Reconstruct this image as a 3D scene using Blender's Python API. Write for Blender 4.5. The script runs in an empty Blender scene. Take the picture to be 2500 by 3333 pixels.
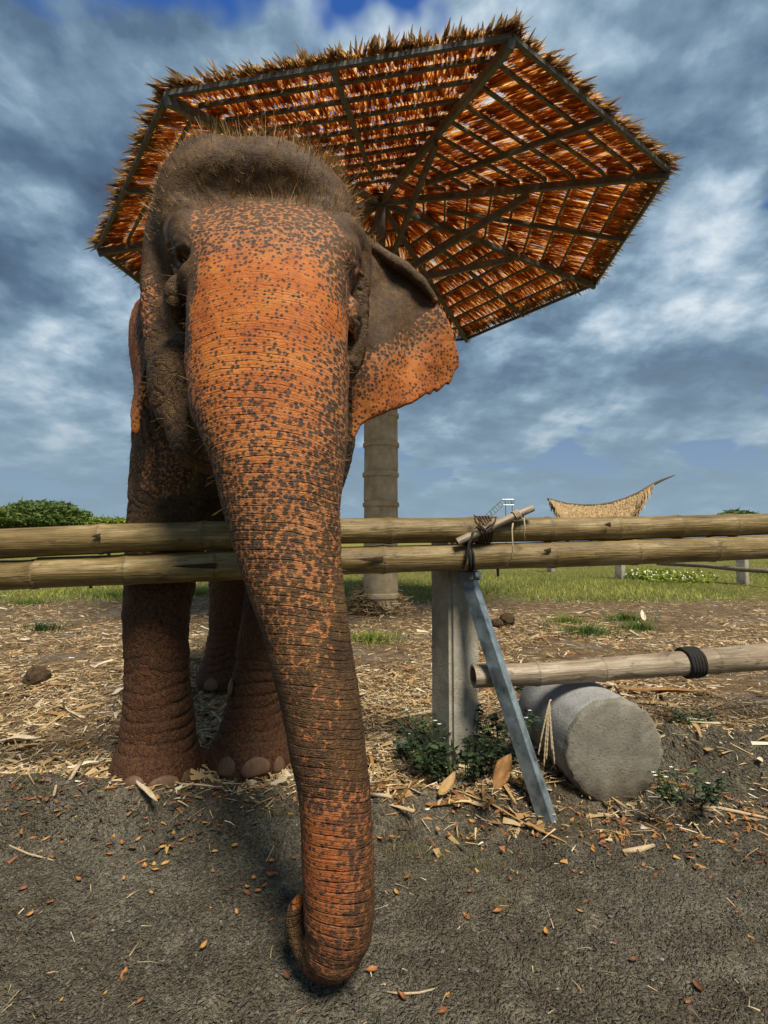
import bpy, bmesh, math, random, time
import numpy as np
import openvdb
from mathutils import Vector, Matrix
T0 = time.time()
rng = np.random.default_rng(7); random.seed(7)
sc = bpy.context.scene
C = sc.collection
# ------------------------------------------------------------------ camera, sky, sun, exposure
FPX = 1700.0; PITCH = 0.0576; CAMH = 1.0; S = 2500 / 1659
cam_d = bpy.data.cameras.new('camera'); cam = bpy.data.objects.new('camera', cam_d); C.objects.link(cam)
cam_d.sensor_fit = 'HORIZONTAL'; cam_d.sensor_width = 36; cam_d.lens = 36 * FPX / 2500
cam_d.clip_start = 0.05; cam_d.clip_end = 4000
cam.location = (0, 0, CAMH); cam.rotation_euler = (math.pi / 2 + PITCH, 0, 0)
sc.camera = cam
sc.view_settings.view_transform = 'Standard'; sc.view_settings.look = 'None'
sc.view_settings.gamma = 1; sc.view_settings.use_curve_mapping = False
sc.view_settings.exposure = 1.3
SUN_EL, SUN_AZ = math.radians(58), math.radians(152)       # azimuth clockwise from +Y: behind the camera, to its right
world = bpy.data.worlds.new('World'); sc.world = world; world.use_nodes = True


class G:
    """tiny node-graph helper"""
    def __init__(s, tree): s.t = tree; s.t.nodes.clear()
    def n(s, kind, ins=None, **props):
        nd = s.t.nodes.new(kind)
        for k, v in props.items(): setattr(nd, k, v)
        for k, v in (ins or {}).items(): s.set(nd.inputs[k], v)
        return nd
    def set(s, sock, v):
        if isinstance(v, bpy.types.NodeSocket): s.t.links.new(v, sock)
        elif isinstance(v, bpy.types.Node): s.t.links.new(v.outputs[0], sock)
        else:
            if isinstance(v, (tuple, list)) and sock.type == 'RGBA' and len(v) == 3: v = (*v, 1)
            sock.default_value = v
    def m(s, op, a, b=0.0, c=0.0, clamp=False):
        nd = s.t.nodes.new('ShaderNodeMath'); nd.operation = op; nd.use_clamp = clamp
        s.set(nd.inputs[0], a); s.set(nd.inputs[1], b); s.set(nd.inputs[2], c); return nd.outputs[0]
    def vm(s, op, a, b=(0, 0, 0), scale=None):
        nd = s.t.nodes.new('ShaderNodeVectorMath'); nd.operation = op
        s.set(nd.inputs[0], a); s.set(nd.inputs[1], b)
        if scale is not None: s.set(nd.inputs['Scale'], scale)
        return nd.outputs[0]
    def mix(s, f, a, b, mode='MIX'):
        nd = s.t.nodes.new('ShaderNodeMix'); nd.data_type = 'RGBA'; nd.blend_type = mode
        s.set(nd.inputs[0], f); s.set(nd.inputs[6], a); s.set(nd.inputs[7], b); return nd.outputs[2]
    def step(s, x, lo, hi, a=0.0, b=1.0):
        nd = s.t.nodes.new('ShaderNodeMapRange'); nd.interpolation_type = 'SMOOTHSTEP'
        for i, v in enumerate((x, lo, hi, a, b)): s.set(nd.inputs[i], v)
        return nd.outputs[0]
    def noise(s, vec, scale, detail=3.0, rough=0.55, dist=0.0, color=False):
        nd = s.t.nodes.new('ShaderNodeTexNoise')
        s.set(nd.inputs['Vector'], vec); s.set(nd.inputs['Scale'], scale); s.set(nd.inputs['Detail'], detail)
        s.set(nd.inputs['Roughness'], rough); s.set(nd.inputs['Distortion'], dist)
        return nd.outputs[1 if color else 0]
    def ramp(s, f, stops):
        nd = s.t.nodes.new('ShaderNodeValToRGB'); s.set(nd.inputs[0], f)
        e = nd.color_ramp.elements
        while len(e) < len(stops): e.new(0.5)
        for el, (p, c) in zip(e, stops): el.position = p; el.color = (*c, 1)
        return nd.outputs[0]
    def attr(s, name, out=2):
        nd = s.t.nodes.new('ShaderNodeAttribute'); nd.attribute_name = name; return nd.outputs[out]
    def bump(s, h, dist, strength=1.0, normal=None):
        nd = s.t.nodes.new('ShaderNodeBump'); s.set(nd.inputs['Height'], h)
        s.set(nd.inputs['Distance'], dist); s.set(nd.inputs['Strength'], strength)
        if normal is not None: s.set(nd.inputs['Normal'], normal)
        return nd.outputs[0]


def lin(r, g, b):
    f = lambda c: c / 12.92 if c <= .04045 else ((c + .055) / 1.055) ** 2.4
    return (f(r / 255), f(g / 255), f(b / 255))


def sky_nodes():
    g = G(world.node_tree)
    out = g.n('ShaderNodeOutputWorld')
    sky = g.n('ShaderNodeTexSky', sky_type='NISHITA', sun_disc=False, sun_elevation=SUN_EL, sun_rotation=SUN_AZ)
    clear = g.vm('SCALE', sky.outputs[0], scale=0.05)
    tc = g.n('ShaderNodeTexCoord')
    d = g.vm('NORMALIZE', tc.outputs['Generated'])
    sp = g.n('ShaderNodeSeparateXYZ', {0: d})
    z = g.m('MAXIMUM', sp.outputs[2], 0.0)
    zz = g.m('ADD', z, 0.30)
    px = g.m('DIVIDE', sp.outputs[0], zz); py = g.m('DIVIDE', sp.outputs[1], zz)
    v = g.n('ShaderNodeCombineXYZ', {0: px, 1: py, 2: 3.7}).outputs[0]
    big = g.noise(v, 2.6, 4.0, 0.5, 0.1)
    med = g.noise(g.vm('ADD', v, (5.2, 1.7, 0)), 6.4, 7.0, 0.56, 0.1)
    v2 = g.vm('ADD', v, (11.3, 4.1, 0))
    cov = g.noise(v2, 2.3, 4.0, 0.55, 0.2)
    dens = g.m('ADD', g.m('MULTIPLY', big, 0.55), g.m('MULTIPLY', med, 0.45))
    k = 0.43
    cl = lambda *c: tuple(k * x for x in lin(*c))
    cloud = g.ramp(dens, [(0.33, cl(66, 84, 106)), (0.445, cl(90, 114, 140)), (0.52, cl(122, 148, 170)), (0.58, cl(164, 186, 204)), (0.66, cl(224, 233, 240))])
    gap = g.step(cov, 0.555, 0.62)
    blue = g.mix(0.75, clear, tuple(k * x for x in lin(26, 86, 172)))
    col = g.mix(gap, cloud, blue)
    hz = g.step(sp.outputs[2], 0.02, 0.44, 1.0, 0.0)
    col = g.mix(g.m('MULTIPLY', hz, 0.9), col, cl(138, 162, 178))
    low = g.step(sp.outputs[2], -0.02, 0.0, 1.0, 0.0)
    col = g.mix(low, col, cl(95, 95, 85))
    bg = g.n('ShaderNodeBackground', {'Color': col, 'Strength': 1.0})
    g.set(out.inputs[0], bg)


sky_nodes()
sun_d = bpy.data.lights.new('sun', 'SUN'); sun = bpy.data.objects.new('sun', sun_d); C.objects.link(sun)
sun_d.energy = 2.6; sun_d.angle = math.radians(18); sun_d.color = (1.0, 0.92, 0.80)
sun.location = (0, -5, 20)
_sd = Vector((math.sin(SUN_AZ) * math.cos(SUN_EL), math.cos(SUN_AZ) * math.cos(SUN_EL), math.sin(SUN_EL)))
sun.rotation_euler = _sd.to_track_quat('Z', 'Y').to_euler()

# ------------------------------------------------------------------ helpers
K1 = S / FPX                                            # metres per (1659-wide) pixel and metre of depth
def P(x, y, d):
    """a point at depth d (metres along +Y) seen at pixel x, y of the 1659-wide photograph"""
    a = (x * S - 1250) / FPX; b = (1666.5 - y * S) / FPX
    c, s = math.cos(PITCH), math.sin(PITCH)
    dy = c - b * s; t = d / dy
    return np.array([a * t, d, CAMH + (s + b * c) * t])


def hash3(i, j, k, seed=0):
    h = (i.astype(np.int64) * 73856093) ^ (j.astype(np.int64) * 19349663) ^ (k.astype(np.int64) * 83492791) ^ (seed * 2654435761)
    h = (h ^ (h >> 13)) * 1274126177; h = h ^ (h >> 16)
    return (h & 0xffff).astype(np.float32) / 65535.0


def vnoise(p, scale=1.0, seed=0):
    q = np.asarray(p, dtype=np.float64) * scale
    f = np.floor(q); t = (q - f).astype(np.float32); t = t * t * (3 - 2 * t); f = f.astype(np.int64)
    r = 0
    for a in (0, 1):
        for b in (0, 1):
            for c in (0, 1):
                w = (t[:, 0] if a else 1 - t[:, 0]) * (t[:, 1] if b else 1 - t[:, 1]) * (t[:, 2] if c else 1 - t[:, 2])
                r = r + w * hash3(f[:, 0] + a, f[:, 1] + b, f[:, 2] + c, seed)
    return r * 2 - 1


def fbm(p, scale, octaves=3, seed=0, gain=0.5):
    r = 0; a = 1
    for o in range(octaves):
        r = r + a * vnoise(p, scale * 2 ** o, seed + o * 17); a *= gain
    return r


def sstep(x, a, b):
    t = np.clip((x - a) / (b - a), 0, 1); return t * t * (3 - 2 * t)


def mesh_np(name, V, F, mat, smooth=False, tint=None, attrs=None):
    """V (n,3); F (m,k) quads or triangles"""
    me = bpy.data.meshes.new(name)
    V = np.asarray(V, dtype=np.float32); F = np.asarray(F, dtype=np.int32)
    n, k = F.shape
    me.vertices.add(len(V)); me.vertices.foreach_set('co', V.ravel())
    me.loops.add(n * k); me.loops.foreach_set('vertex_index', F.ravel())
    me.polygons.add(n); me.polygons.foreach_set('loop_start', np.arange(0, n * k, k, dtype=np.int32))
    me.polygons.foreach_set('use_smooth', np.full(n, smooth, dtype=bool))
    if mat: me.materials.append(mat)
    if tint is not None:
        a = me.attributes.new('tint', 'FLOAT', 'POINT'); a.data.foreach_set('value', np.asarray(tint, dtype=np.float32))
    for kx, vv in (attrs or {}).items():
        a = me.attributes.new(kx, 'FLOAT', 'POINT'); a.data.foreach_set('value', np.asarray(vv, dtype=np.float32))
    me.update(calc_edges=True); me.validate()
    return me


class MB:
    """collects simple shapes, then links them as ONE mesh object"""
    def __init__(s): s.v = []; s.f = []; s.n = 0; s.t = []
    def add(s, V, F, tint=0.5):
        V = [tuple(map(float, v)) for v in V]
        s.v += V; s.f += [tuple(int(i) + s.n for i in f) for f in F]; s.n += len(V)
        s.t += [tint] * len(V); return s
    def box(s, c, sz, M=None, bevel=0.0, tint=.5):
        bm = bmesh.new(); bmesh.ops.create_cube(bm, size=1)
        for v in bm.verts: v.co = Vector((v.co.x * sz[0], v.co.y * sz[1], v.co.z * sz[2]))
        if bevel: bmesh.ops.bevel(bm, geom=bm.edges[:], offset=bevel, segments=2, affect='EDGES')
        R = M if M is not None else Matrix.Identity(3)
        bm.verts.index_update()
        V = [R @ v.co + Vector(c) for v in bm.verts]; F = [[v.index for v in f.verts] for f in bm.faces]
        bm.free(); return s.add(V, F, tint)
    def beam(s, a, b, w, h, up=(0, 0, 1), bevel=0.0, tint=.5):
        a, b = Vector(a), Vector(b); z = (b - a).normalized(); x = Vector(up).cross(z)
        if x.length < 1e-4: x = Vector((1, 0, 0))
        x.normalize(); y = z.cross(x); M = Matrix((x, y, z)).transposed()
        return s.box((a + b) / 2, (w, h, (b - a).length), M, bevel, tint)
    def tube(s, pts, rad, n=12, cap=True, tint=.5):
        pts = [Vector(p) for p in pts]; m = len(pts)
        if not hasattr(rad, '__len__'): rad = [rad] * m
        V = []; F = []; ref = None
        for i, p in enumerate(pts):
            t = (pts[min(i + 1, m - 1)] - pts[max(i - 1, 0)]).normalized()
            if ref is None:
                ref = t.cross(Vector((0, 0, 1)))
                if ref.length < .05: ref = t.cross(Vector((1, 0, 0)))
            ref = (ref - t * ref.dot(t)).normalized(); bi = t.cross(ref)
            for k in range(n):
                a = 2 * math.pi * k / n; V.append(p + rad[i] * (math.cos(a) * ref + math.sin(a) * bi))
        for i in range(m - 1):
            for k in range(n):
                k2 = (k + 1) % n; F.append((i * n + k, i * n + k2, (i + 1) * n + k2, (i + 1) * n + k))
        if cap: F.append(tuple(range(n - 1, -1, -1))); F.append(tuple((m - 1) * n + k for k in range(n)))
        return s.add(V, F, tint)
    def mesh(s, name, mat, smooth=False):
        me = bpy.data.meshes.new(name); me.from_pydata(s.v, [], s.f)
        if mat: me.materials.append(mat)
        a = me.attributes.new('tint', 'FLOAT', 'POINT'); a.data.foreach_set('value', np.array(s.t, dtype=np.float32))
        if smooth:
            me.polygons.foreach_set('use_smooth', np.ones(len(me.polygons), dtype=bool))
        me.update(); return me
    def build(s, name, mat, parent=None, smooth=False):
        return link(name, s.mesh(name, mat, smooth), parent)


def link(name, me, parent=None):
    o = bpy.data.objects.new(name, me); C.objects.link(o)
    if parent is not None:
        o.parent = parent; o.matrix_parent_inverse = Matrix.Translation(parent.location).inverted() if parent.type == 'EMPTY' or True else o.matrix_parent_inverse
    return o


def tag(o, label=None, cat=None, group=None, kind=None):
    if label: o['label'] = label
    if cat: o['category'] = cat
    if group: o['group'] = group
    if kind: o['kind'] = kind
    return o


def thing(name, loc, label, cat, group=None):
    o = bpy.data.objects.new(name, None); C.objects.link(o); o.location = tuple(map(float, loc)); o.empty_display_size = .1
    return tag(o, label, cat, group)


def sharp(o, ang=35):
    o.data.polygons.foreach_set('use_smooth', np.ones(len(o.data.polygons), dtype=bool))
    o.data.set_sharp_from_angle(angle=math.radians(ang)); return o


def strips(base, dirs, side, length, width, bend, nseg=2, taper=0.6, tip=0.0):
    """many bent blades at once -> V, F (all quads), index of blade per vertex"""
    base = np.asarray(base); N = len(base)
    length = np.broadcast_to(length, (N,)); width = np.broadcast_to(width, (N,))
    rows = []
    for i in range(nseg + 1):
        t = i / nseg
        c = base + dirs * (length * t)[:, None] + bend * (t * t)
        w = width * (1 - (1 - tip) * t ** (1 / max(taper, .05))) if tip < 1 else width
        rows.append(c - side * (w / 2)[:, None]); rows.append(c + side * (w / 2)[:, None])
    V = np.stack(rows, 1).reshape(-1, 3); m = 2 * (nseg + 1)
    o = np.arange(N)[:, None] * m
    F = np.concatenate([o + np.array([[2 * i, 2 * i + 1, 2 * i + 3, 2 * i + 2]]) for i in range(nseg)], 0)
    return V, F, np.repeat(np.arange(N), m)


def unit(v): return v / np.maximum(np.linalg.norm(v, axis=-1, keepdims=True), 1e-9)

# ------------------------------------------------------------------ materials
def material(name):
    m = bpy.data.materials.new(name); m.use_nodes = True; g = G(m.node_tree)
    out = g.n('ShaderNodeOutputMaterial'); b = g.n('ShaderNodeBsdfPrincipled'); g.set(out.inputs[0], b)
    b.inputs['Specular IOR Level'].default_value = 0.25
    return m, g, b, out


def simple(name, c0, c1, scale=20, rough=.8, bump=.004, metallic=0, detail=5, stretch=None, spec=.25, coord='Object'):
    m, g, b, _ = material(name)
    v = g.n('ShaderNodeTexCoord').outputs[coord]
    if stretch: v = g.vm('MULTIPLY', v, stretch)
    n = g.noise(v, scale, detail, .6, .3)
    g.set(b.inputs['Base Color'], g.ramp(n, [(.3, c0), (.7, c1)]))
    b.inputs['Roughness'].default_value = rough; b.inputs['Metallic'].default_value = metallic
    b.inputs['Specular IOR Level'].default_value = spec
    if bump: g.set(b.inputs['Normal'], g.bump(n, bump))
    return m


def tinted(name, stops, rough=.75, trans=0.0, noise_amt=.12, scale=60):
    """blades, leaves, straw: colour picked by the per-blade attribute 'tint'; part of the light passes through"""
    m, g, b, out = material(name)
    v = g.n('ShaderNodeTexCoord').outputs['Object']
    t = g.m('ADD', g.attr('tint'), g.m('MULTIPLY', g.m('SUBTRACT', g.noise(v, scale, 3), .5), noise_amt * 2))
    col = g.ramp(t, stops); g.set(b.inputs['Base Color'], col); b.inputs['Roughness'].default_value = rough
    if trans:
        tr = g.n('ShaderNodeBsdfTranslucent', {'Color': col}); mx = g.n('ShaderNodeMixShader', {0: trans, 1: b.outputs[0], 2: tr.outputs[0]})
        g.set(out.inputs[0], mx)
    return m


def bamboo_mat(name, cols, axis_x=True, grey=0.0):
    m, g, b, _ = material(name)
    v = g.n('ShaderNodeTexCoord').outputs['Object']
    st = g.vm('MULTIPLY', v, (1.2, 16, 16))
    fine = g.vm('MULTIPLY', v, (4, 90, 90))
    n1 = g.noise(st, 2.2, 5, .6, .4); n2 = g.noise(fine, 1.5, 4, .6); n3 = g.noise(g.vm('MULTIPLY', v, (.7, 2, 2)), 6.0, 6, .7)
    f = g.m('ADD', g.m('MULTIPLY', n1, .38), g.m('ADD', g.m('MULTIPLY', n2, .2), g.m('MULTIPLY', n3, .42)))
    col = g.ramp(f, cols)
    stain = g.step(g.noise(g.vm('MULTIPLY', v, (3, 9, 9)), 3.1, 6, .7, .6), .55, .68)
    col = g.mix(g.m('MULTIPLY', stain, .65), col, (.045, .032, .015))
    nd = g.attr('tint')                                    # 1 at the node rings
    col = g.mix(g.m('MULTIPLY', nd, .55), col, (.07, .05, .025))
    g.set(b.inputs['Base Color'], col); b.inputs['Roughness'].default_value = .5
    b.inputs['Specular IOR Level'].default_value = .35
    g.set(b.inputs['Normal'], g.bump(g.m('ADD', n2, g.m('MULTIPLY', n1, .7)), .004))
    return m


M = {}
M['bamboo'] = bamboo_mat('bamboo_skin', [(.34, (.05, .031, .008)), (.5, (.165, .112, .036)), (.66, (.37, .285, .14))])
M['bamboo_grey'] = bamboo_mat('weathered_bamboo', [(.34, (.085, .06, .033)), (.5, (.23, .175, .11)), (.66, (.44, .37, .27))])
M['steel_dark'] = simple('grey_painted_steel', (.07, .068, .056), (.15, .145, .125), 14, .5, .0015, 0, spec=.4)
M['galv'] = simple('galvanised_steel', (.085, .10, .105), (.34, .42, .45), 16, .40, .0012, .5, spec=.5)
M['scar'] = simple('bud_scar', (.02, .013, .006), (.05, .032, .015), 60, .8, .002)
M['rope'] = simple('black_rope', (.012, .011, .01), (.035, .03, .026), 150, .85, .003)
M['twine'] = simple('pale_twine', (.30, .22, .12), (.48, .38, .24), 150, .9, .002)
M['brown_cord'] = simple('brown_cord', (.05, .032, .018), (.11, .07, .04), 150, .9, .002)
M['dung'] = simple('dry_dung', (.022, .014, .007), (.085, .055, .025), 45, .95, .012)
M['rock'] = simple('grey_rock', (.07, .068, .06), (.19, .185, .165), 20, .9, .01)


def concrete_mat(name, c0, c1, warm):
    m, g, b, _ = material(name)
    v = g.n('ShaderNodeTexCoord').outputs['Object']
    n = g.noise(v, 7, 8, .65, .3); f = g.noise(v, 90, 4, .6)
    col = g.ramp(n, [(.3, c0), (.7, c1)])
    st = g.step(g.noise(g.vm('MULTIPLY', v, (6, 6, 1.5)), 1.6, 5, .6), .5, .7)
    col = g.mix(g.m('MULTIPLY', st, .5), col, warm)
    col = g.mix(g.m('MULTIPLY', g.step(f, .58, .70), .45), col, (.06, .055, .045))
    zz = g.n('ShaderNodeSeparateXYZ', {0: g.n('ShaderNodeNewGeometry').outputs['Position']}).outputs[2]
    mud = g.step(g.m('ADD', zz, g.m('MULTIPLY', g.m('SUBTRACT', n, .5), .35)), .16, -.06)
    col = g.mix(g.m('MULTIPLY', mud, .75), col, (.085, .066, .042))
    g.set(b.inputs['Base Color'], col); b.inputs['Roughness'].default_value = .9
    vo = g.n('ShaderNodeTexVoronoi', {'Vector': v, 'Scale': 55.0})
    pit = g.step(vo.outputs['Distance'], .08, .2)
    g.set(b.inputs['Normal'], g.bump(g.m('ADD', g.m('MULTIPLY', f, .5), g.m('ADD', g.m('MULTIPLY', n, .6), g.m('MULTIPLY', pit, .4))), .006))
    return m


M['concrete'] = concrete_mat('post_concrete', (.22, .20, .15), (.44, .41, .32), (.26, .20, .11))
M['concrete_pipe'] = concrete_mat('pipe_concrete', (.36, .28, .16), (.60, .49, .31), (.38, .24, .09))
M['concrete_log'] = concrete_mat('weathered_concrete', (.20, .20, .19), (.33, .33, .32), (.25, .22, .16))
M['concrete_face'] = concrete_mat('rough_cut_concrete', (.11, .10, .075), (.25, .23, .18), (.15, .125, .08))
M['thatch'] = tinted('dry_thatch', [(.0, (.15, .065, .020)), (.4, (.50, .225, .052)), (.75, (.70, .39, .115)), (1., (.80, .56, .26))], .7, .82)
M['fringe'] = tinted('thatch_ends', [(.0, (.06, .032, .014)), (.4, (.19, .105, .045)), (.75, (.36, .235, .11)), (1., (.55, .42, .24))], .75, .30)
M['straw'] = tinted('dry_straw', [(.0, (.08, .045, .02)), (.3, (.24, .15, .065)), (.6, (.46, .33, .16)), (.85, (.62, .49, .28)), (1., (.70, .64, .50))], .7, .15)
M['husk'] = tinted('dry_husk', [(.0, (.11, .05, .02)), (.35, (.27, .135, .045)), (.65, (.45, .30, .13)), (1., (.68, .60, .44))], .6, .2, .15, 35)
M['leaf'] = tinted('fallen_leaf', [(.0, (.09, .045, .024)), (.3, (.22, .085, .032)), (.55, (.38, .16, .045)), (.8, (.45, .28, .075)), (1., (.20, .23, .05))], .55, .12, .2, 90)
M['grass'] = tinted('grass_blades', [(.0, (.02, .05, .014)), (.4, (.07, .13, .02)), (.75, (.19, .25, .03)), (1., (.36, .36, .08))], .6, .3)
M['drygrass'] = tinted('thin_grass', [(.0, (.045, .05, .02)), (.5, (.14, .125, .05)), (1., (.30, .26, .13))], .7, .2)
M['weed'] = tinted('weed_leaves', [(.0, (.014, .026, .01)), (.5, (.034, .056, .022)), (1., (.085, .11, .04))], .55, .2)
M['tree_leaf'] = tinted('tree_leaves', [(.0, (.045, .07, .015)), (.5, (.10, .15, .03)), (1., (.20, .25, .06))], .6, .25)
M['bright_leaf'] = tinted('shrub_leaves', [(.0, (.10, .16, .02)), (.5, (.22, .28, .03)), (1., (.40, .40, .06))], .6, .3)
M['petal'] = tinted('flower_petals', [(.0, (.6, .58, .45)), (1., (.75, .75, .68))], .6, .2)
M['bark'] = simple('tree_bark', (.05, .04, .03), (.13, .1, .07), 12, .9, .02)
M['pebble'] = tinted('pebbles', [(.0, (.028, .024, .017)), (.5, (.085, .076, .057)), (.85, (.16, .15, .13)), (1., (.34, .33, .30))], .9, 0, .1, 60)
M['nail'] = simple('horn_nail', (.085, .045, .024), (.17, .10, .055), 30, .55, .002, stretch=(1, 1, .35))


# ------------------------------------------------------------------ ground
def terrain(x, y):
    """height of the ground at x, y: the pen at about 0, the dirt road in front a hand lower, a broken lip between them"""
    x = np.asarray(x, dtype=np.float64); y = np.asarray(y, dtype=np.float64)
    p = np.stack([x, y, np.zeros_like(x)], -1).reshape(-1, 3)
    n1 = fbm(p, 1.3, 3, 3).reshape(x.shape); n2 = fbm(p, 7, 3, 5).reshape(x.shape)
    lipy = 2.07 + .07 * n1 + .045 * n2 + .10 * sstep(x, -.3, .4) + .08 * sstep(x, .6, 1.2)
    road = 1 - sstep(y, lipy - .16, lipy + .02)
    h = -.088 * road
    h = h + .013 * n1 + .006 * n2 + .022 * n2 * np.exp(-((y - lipy) / .12) ** 2)
    h = h + .11 * np.exp(-(((x + 1.40) / .42) ** 2 + ((y - 2.02) / .12) ** 2))          # gravel mound by the foot
    h = h + .04 * np.exp(-(((x + .95) / .28) ** 2 + ((y - 2.03) / .08) ** 2))
    berm = np.exp(-((np.clip(1.30 - x, 0, 9) / .13) ** 2)) * np.exp(-(((y - 2.42) / .20) ** 2))
    h = h + berm * (.15 + .03 * n2)
    h = h + sstep(y, 9, 30) * .05 * n1
    return h


def axis(fine_a, fine_b, step, far_a, far_b, grow=1.13):
    a = list(np.arange(fine_a, fine_b + 1e-6, step)); s = step
    while a[-1] < far_b: s *= grow; a.append(a[-1] + s)
    s = step; b = []; c = fine_a
    while c > far_a: s *= grow; c -= s; b.append(c)
    return np.array(b[::-1] + a)


def ground():
    xs = axis(-1.75, 2.05, .0125, -900, 900, 1.09); ys = axis(.95, 3.1, .0125, -60, 1500, 1.045)
    X, Y = np.meshgrid(xs, ys); Z = terrain(X, Y)
    p = np.stack([X.ravel(), Y.ravel(), np.zeros(X.size)], -1)
    near = (1 - sstep(Y, 3.0, 5.0))
    Z = Z + near * (.007 * fbm(p, 26, 3, 9).reshape(X.shape) + .007 * np.abs(fbm(p, 55, 2, 12)).reshape(X.shape))
    ny, nx = X.shape; idx = np.arange(ny * nx).reshape(ny, nx)
    F = np.stack([idx[:-1, :-1], idx[:-1, 1:], idx[1:, 1:], idx[1:, :-1]], -1).reshape(-1, 4)
    V = np.stack([X, Y, Z], -1).reshape(-1, 3)
    m, g, b, _ = material('ground_earth')
    v = g.n('ShaderNodeNewGeometry').outputs['Position']; sp = g.n('ShaderNodeSeparateXYZ', {0: v})
    yw = g.m('ADD', sp.outputs[1], g.m('MULTIPLY', g.m('SUBTRACT', g.noise(v, 2.2, 4), .5), .5))
    yw = g.m('SUBTRACT', yw, g.m('MULTIPLY', g.attr('bank'), .9))
    nf = g.noise(v, 60, 5, .7); nm = g.noise(v, 9, 5, .6); nb = g.noise(v, 1.4, 4, .55)
    dirt = g.ramp(nm, [(.3, (.070, .058, .037)), (.55, (.135, .116, .078)), (.75, (.23, .205, .145))])
    dirt = g.mix(g.m('MULTIPLY', g.step(nb, .47, .64), .55), dirt, (.19, .172, .125))
    c1 = g.n('ShaderNodeTexVoronoi', {'Vector': g.vm('ADD', v, g.vm('SCALE', g.noise(v, 40, 2, .5, 0, True), scale=.02)), 'Scale': 85.0})
    c2 = g.n('ShaderNodeTexVoronoi', {'Vector': v, 'Scale': 210.0})
    crumb = g.m('ADD', g.m('MULTIPLY', g.step(c1.outputs['Distance'], .65, .1), .7), g.m('MULTIPLY', g.step(c2.outputs['Distance'], .6, .1), .4))
    cc = g.n('ShaderNodeSeparateColor', {0: c2.outputs['Color']})
    dirt = g.mix(g.m('MULTIPLY', g.step(cc.outputs[0], .3, .0), .55), dirt, (.022, .019, .014)); dirt = g.mix(g.m('MULTIPLY', g.step(cc.outputs[1], .80, 1.0), .5), dirt, (.22, .20, .155))
    litter = g.ramp(nm, [(.3, (.10, .062, .030)), (.5, (.22, .15, .078)), (.72, (.40, .295, .165))])
    litter = g.mix(g.m('MULTIPLY', g.step(nb, .52, .66), .6), litter, (.27, .235, .19))
    c = g.mix(g.step(yw, 1.90, 2.50), dirt, litter)
    gr = g.ramp(nm, [(.3, (.07, .095, .014)), (.5, (.19, .19, .035)), (.66, (.36, .27, .10))])
    yg = g.m('ADD', sp.outputs[1], g.m('MULTIPLY', g.m('SUBTRACT', g.noise(v, .5, 4), .5), 2.5))
    c = g.mix(g.step(yg, 8.3, 10.2), c, gr)
    c = g.mix(g.m('MULTIPLY', g.step(nf, .42, .66), .6), c, g.mix(.65, c, (.012, .010, .008)))
    c = g.mix(g.m('MULTIPLY', g.step(g.noise(v, 160, 3, .6), .58, .72), .35), c, (.21, .19, .15))
    g.set(b.inputs['Base Color'], c); b.inputs['Roughness'].default_value = .95; b.inputs['Specular IOR Level'].default_value = .12
    g.set(b.inputs['Normal'], g.bump(g.m('ADD', g.m('MULTIPLY', nf, .7), g.m('ADD', g.m('MULTIPLY', nm, .5), crumb)), .016))
    xx, yy2 = V[:, 0], V[:, 1]; bank = np.exp(-(np.clip(1.22 - xx, 0, 9) / .12) ** 2) * np.exp(-((yy2 - 2.33) / .26) ** 4)
    o = link('ground', mesh_np('ground', V, F, m, True, attrs={'bank': bank})); tag(o, kind='structure')


ground()


def on_ground(x, y): return float(terrain(np.array([x]), np.array([y]))[0])
def Pg(x, y, z=0.0):
    """where the ray through the pixel meets the height z"""
    a = P(x, y, 1.0); t = (z - CAMH) / (a[2] - CAMH); return np.array([a[0] * t, t, z])
def Pground(x, y):
    p = Pg(x, y, -.04)
    for _ in range(6): p = Pg(x, y, on_ground(p[0], p[1]))
    return p


# ------------------------------------------------------------------ far things
def leaf_cloud(name, mat, parent, blobs, n, size, seed=1):
    r = np.random.default_rng(seed); pts = []; tn = []
    w = np.array([b[3] * b[4] for b in blobs]); w = w / w.sum()
    for (cx, cy, cz, rx, rz), k in zip(blobs, (w * n).astype(int)):
        u = unit(r.normal(size=(k, 3))); rad = .5 + .62 * r.random((k, 1)) ** .8
        q = u * rad; u[:, 2] = np.abs(u[:, 2]) * .3
        pts.append(np.array([cx, cy, cz]) + q * np.array([rx, rx, rz]))
        tn.append(np.full(k, r.random() * .35) + r.random(k) * .5 + .15 * q[:, 2])
    pts = np.concatenate(pts); tn = np.clip(np.concatenate(tn), 0, 1); N = len(pts)
    d = unit(r.normal(size=(N, 3)) * np.array([1, 1, .45])); sd = unit(np.cross(d, r.normal(size=(N, 3))))
    L = size * (.6 + .8 * r.random(N))
    V, F, ix = strips(pts, d, sd, L, L * .55, np.zeros((N, 3)), 2, 2.0, .15)
    return link(name, mesh_np(name, V, F, mat, False, tn[ix]), parent)


def far_tree(name, base, label, blobs, mat, n, size, trunk_r, seed):
    t = thing(name, base, label, 'tree' if 'tree' in name else 'shrub')
    tb = MB(); top = max(b[2] for b in blobs)
    for b in blobs[:6]:
        mid = (np.array(base) + np.array([0, 0, (b[2] - base[2]) * .45]))
        tb.tube([base, mid, (np.array(b[:3]) + mid) / 2 + np.array([0, 0, .1]), b[:3]], [trunk_r, trunk_r * .8, trunk_r * .45, trunk_r * .15], 7)
    tb.build('trunk', M['bark'], t, True)
    leaf_cloud('crown', mat, t, blobs, n, size, seed)
    return t


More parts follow.
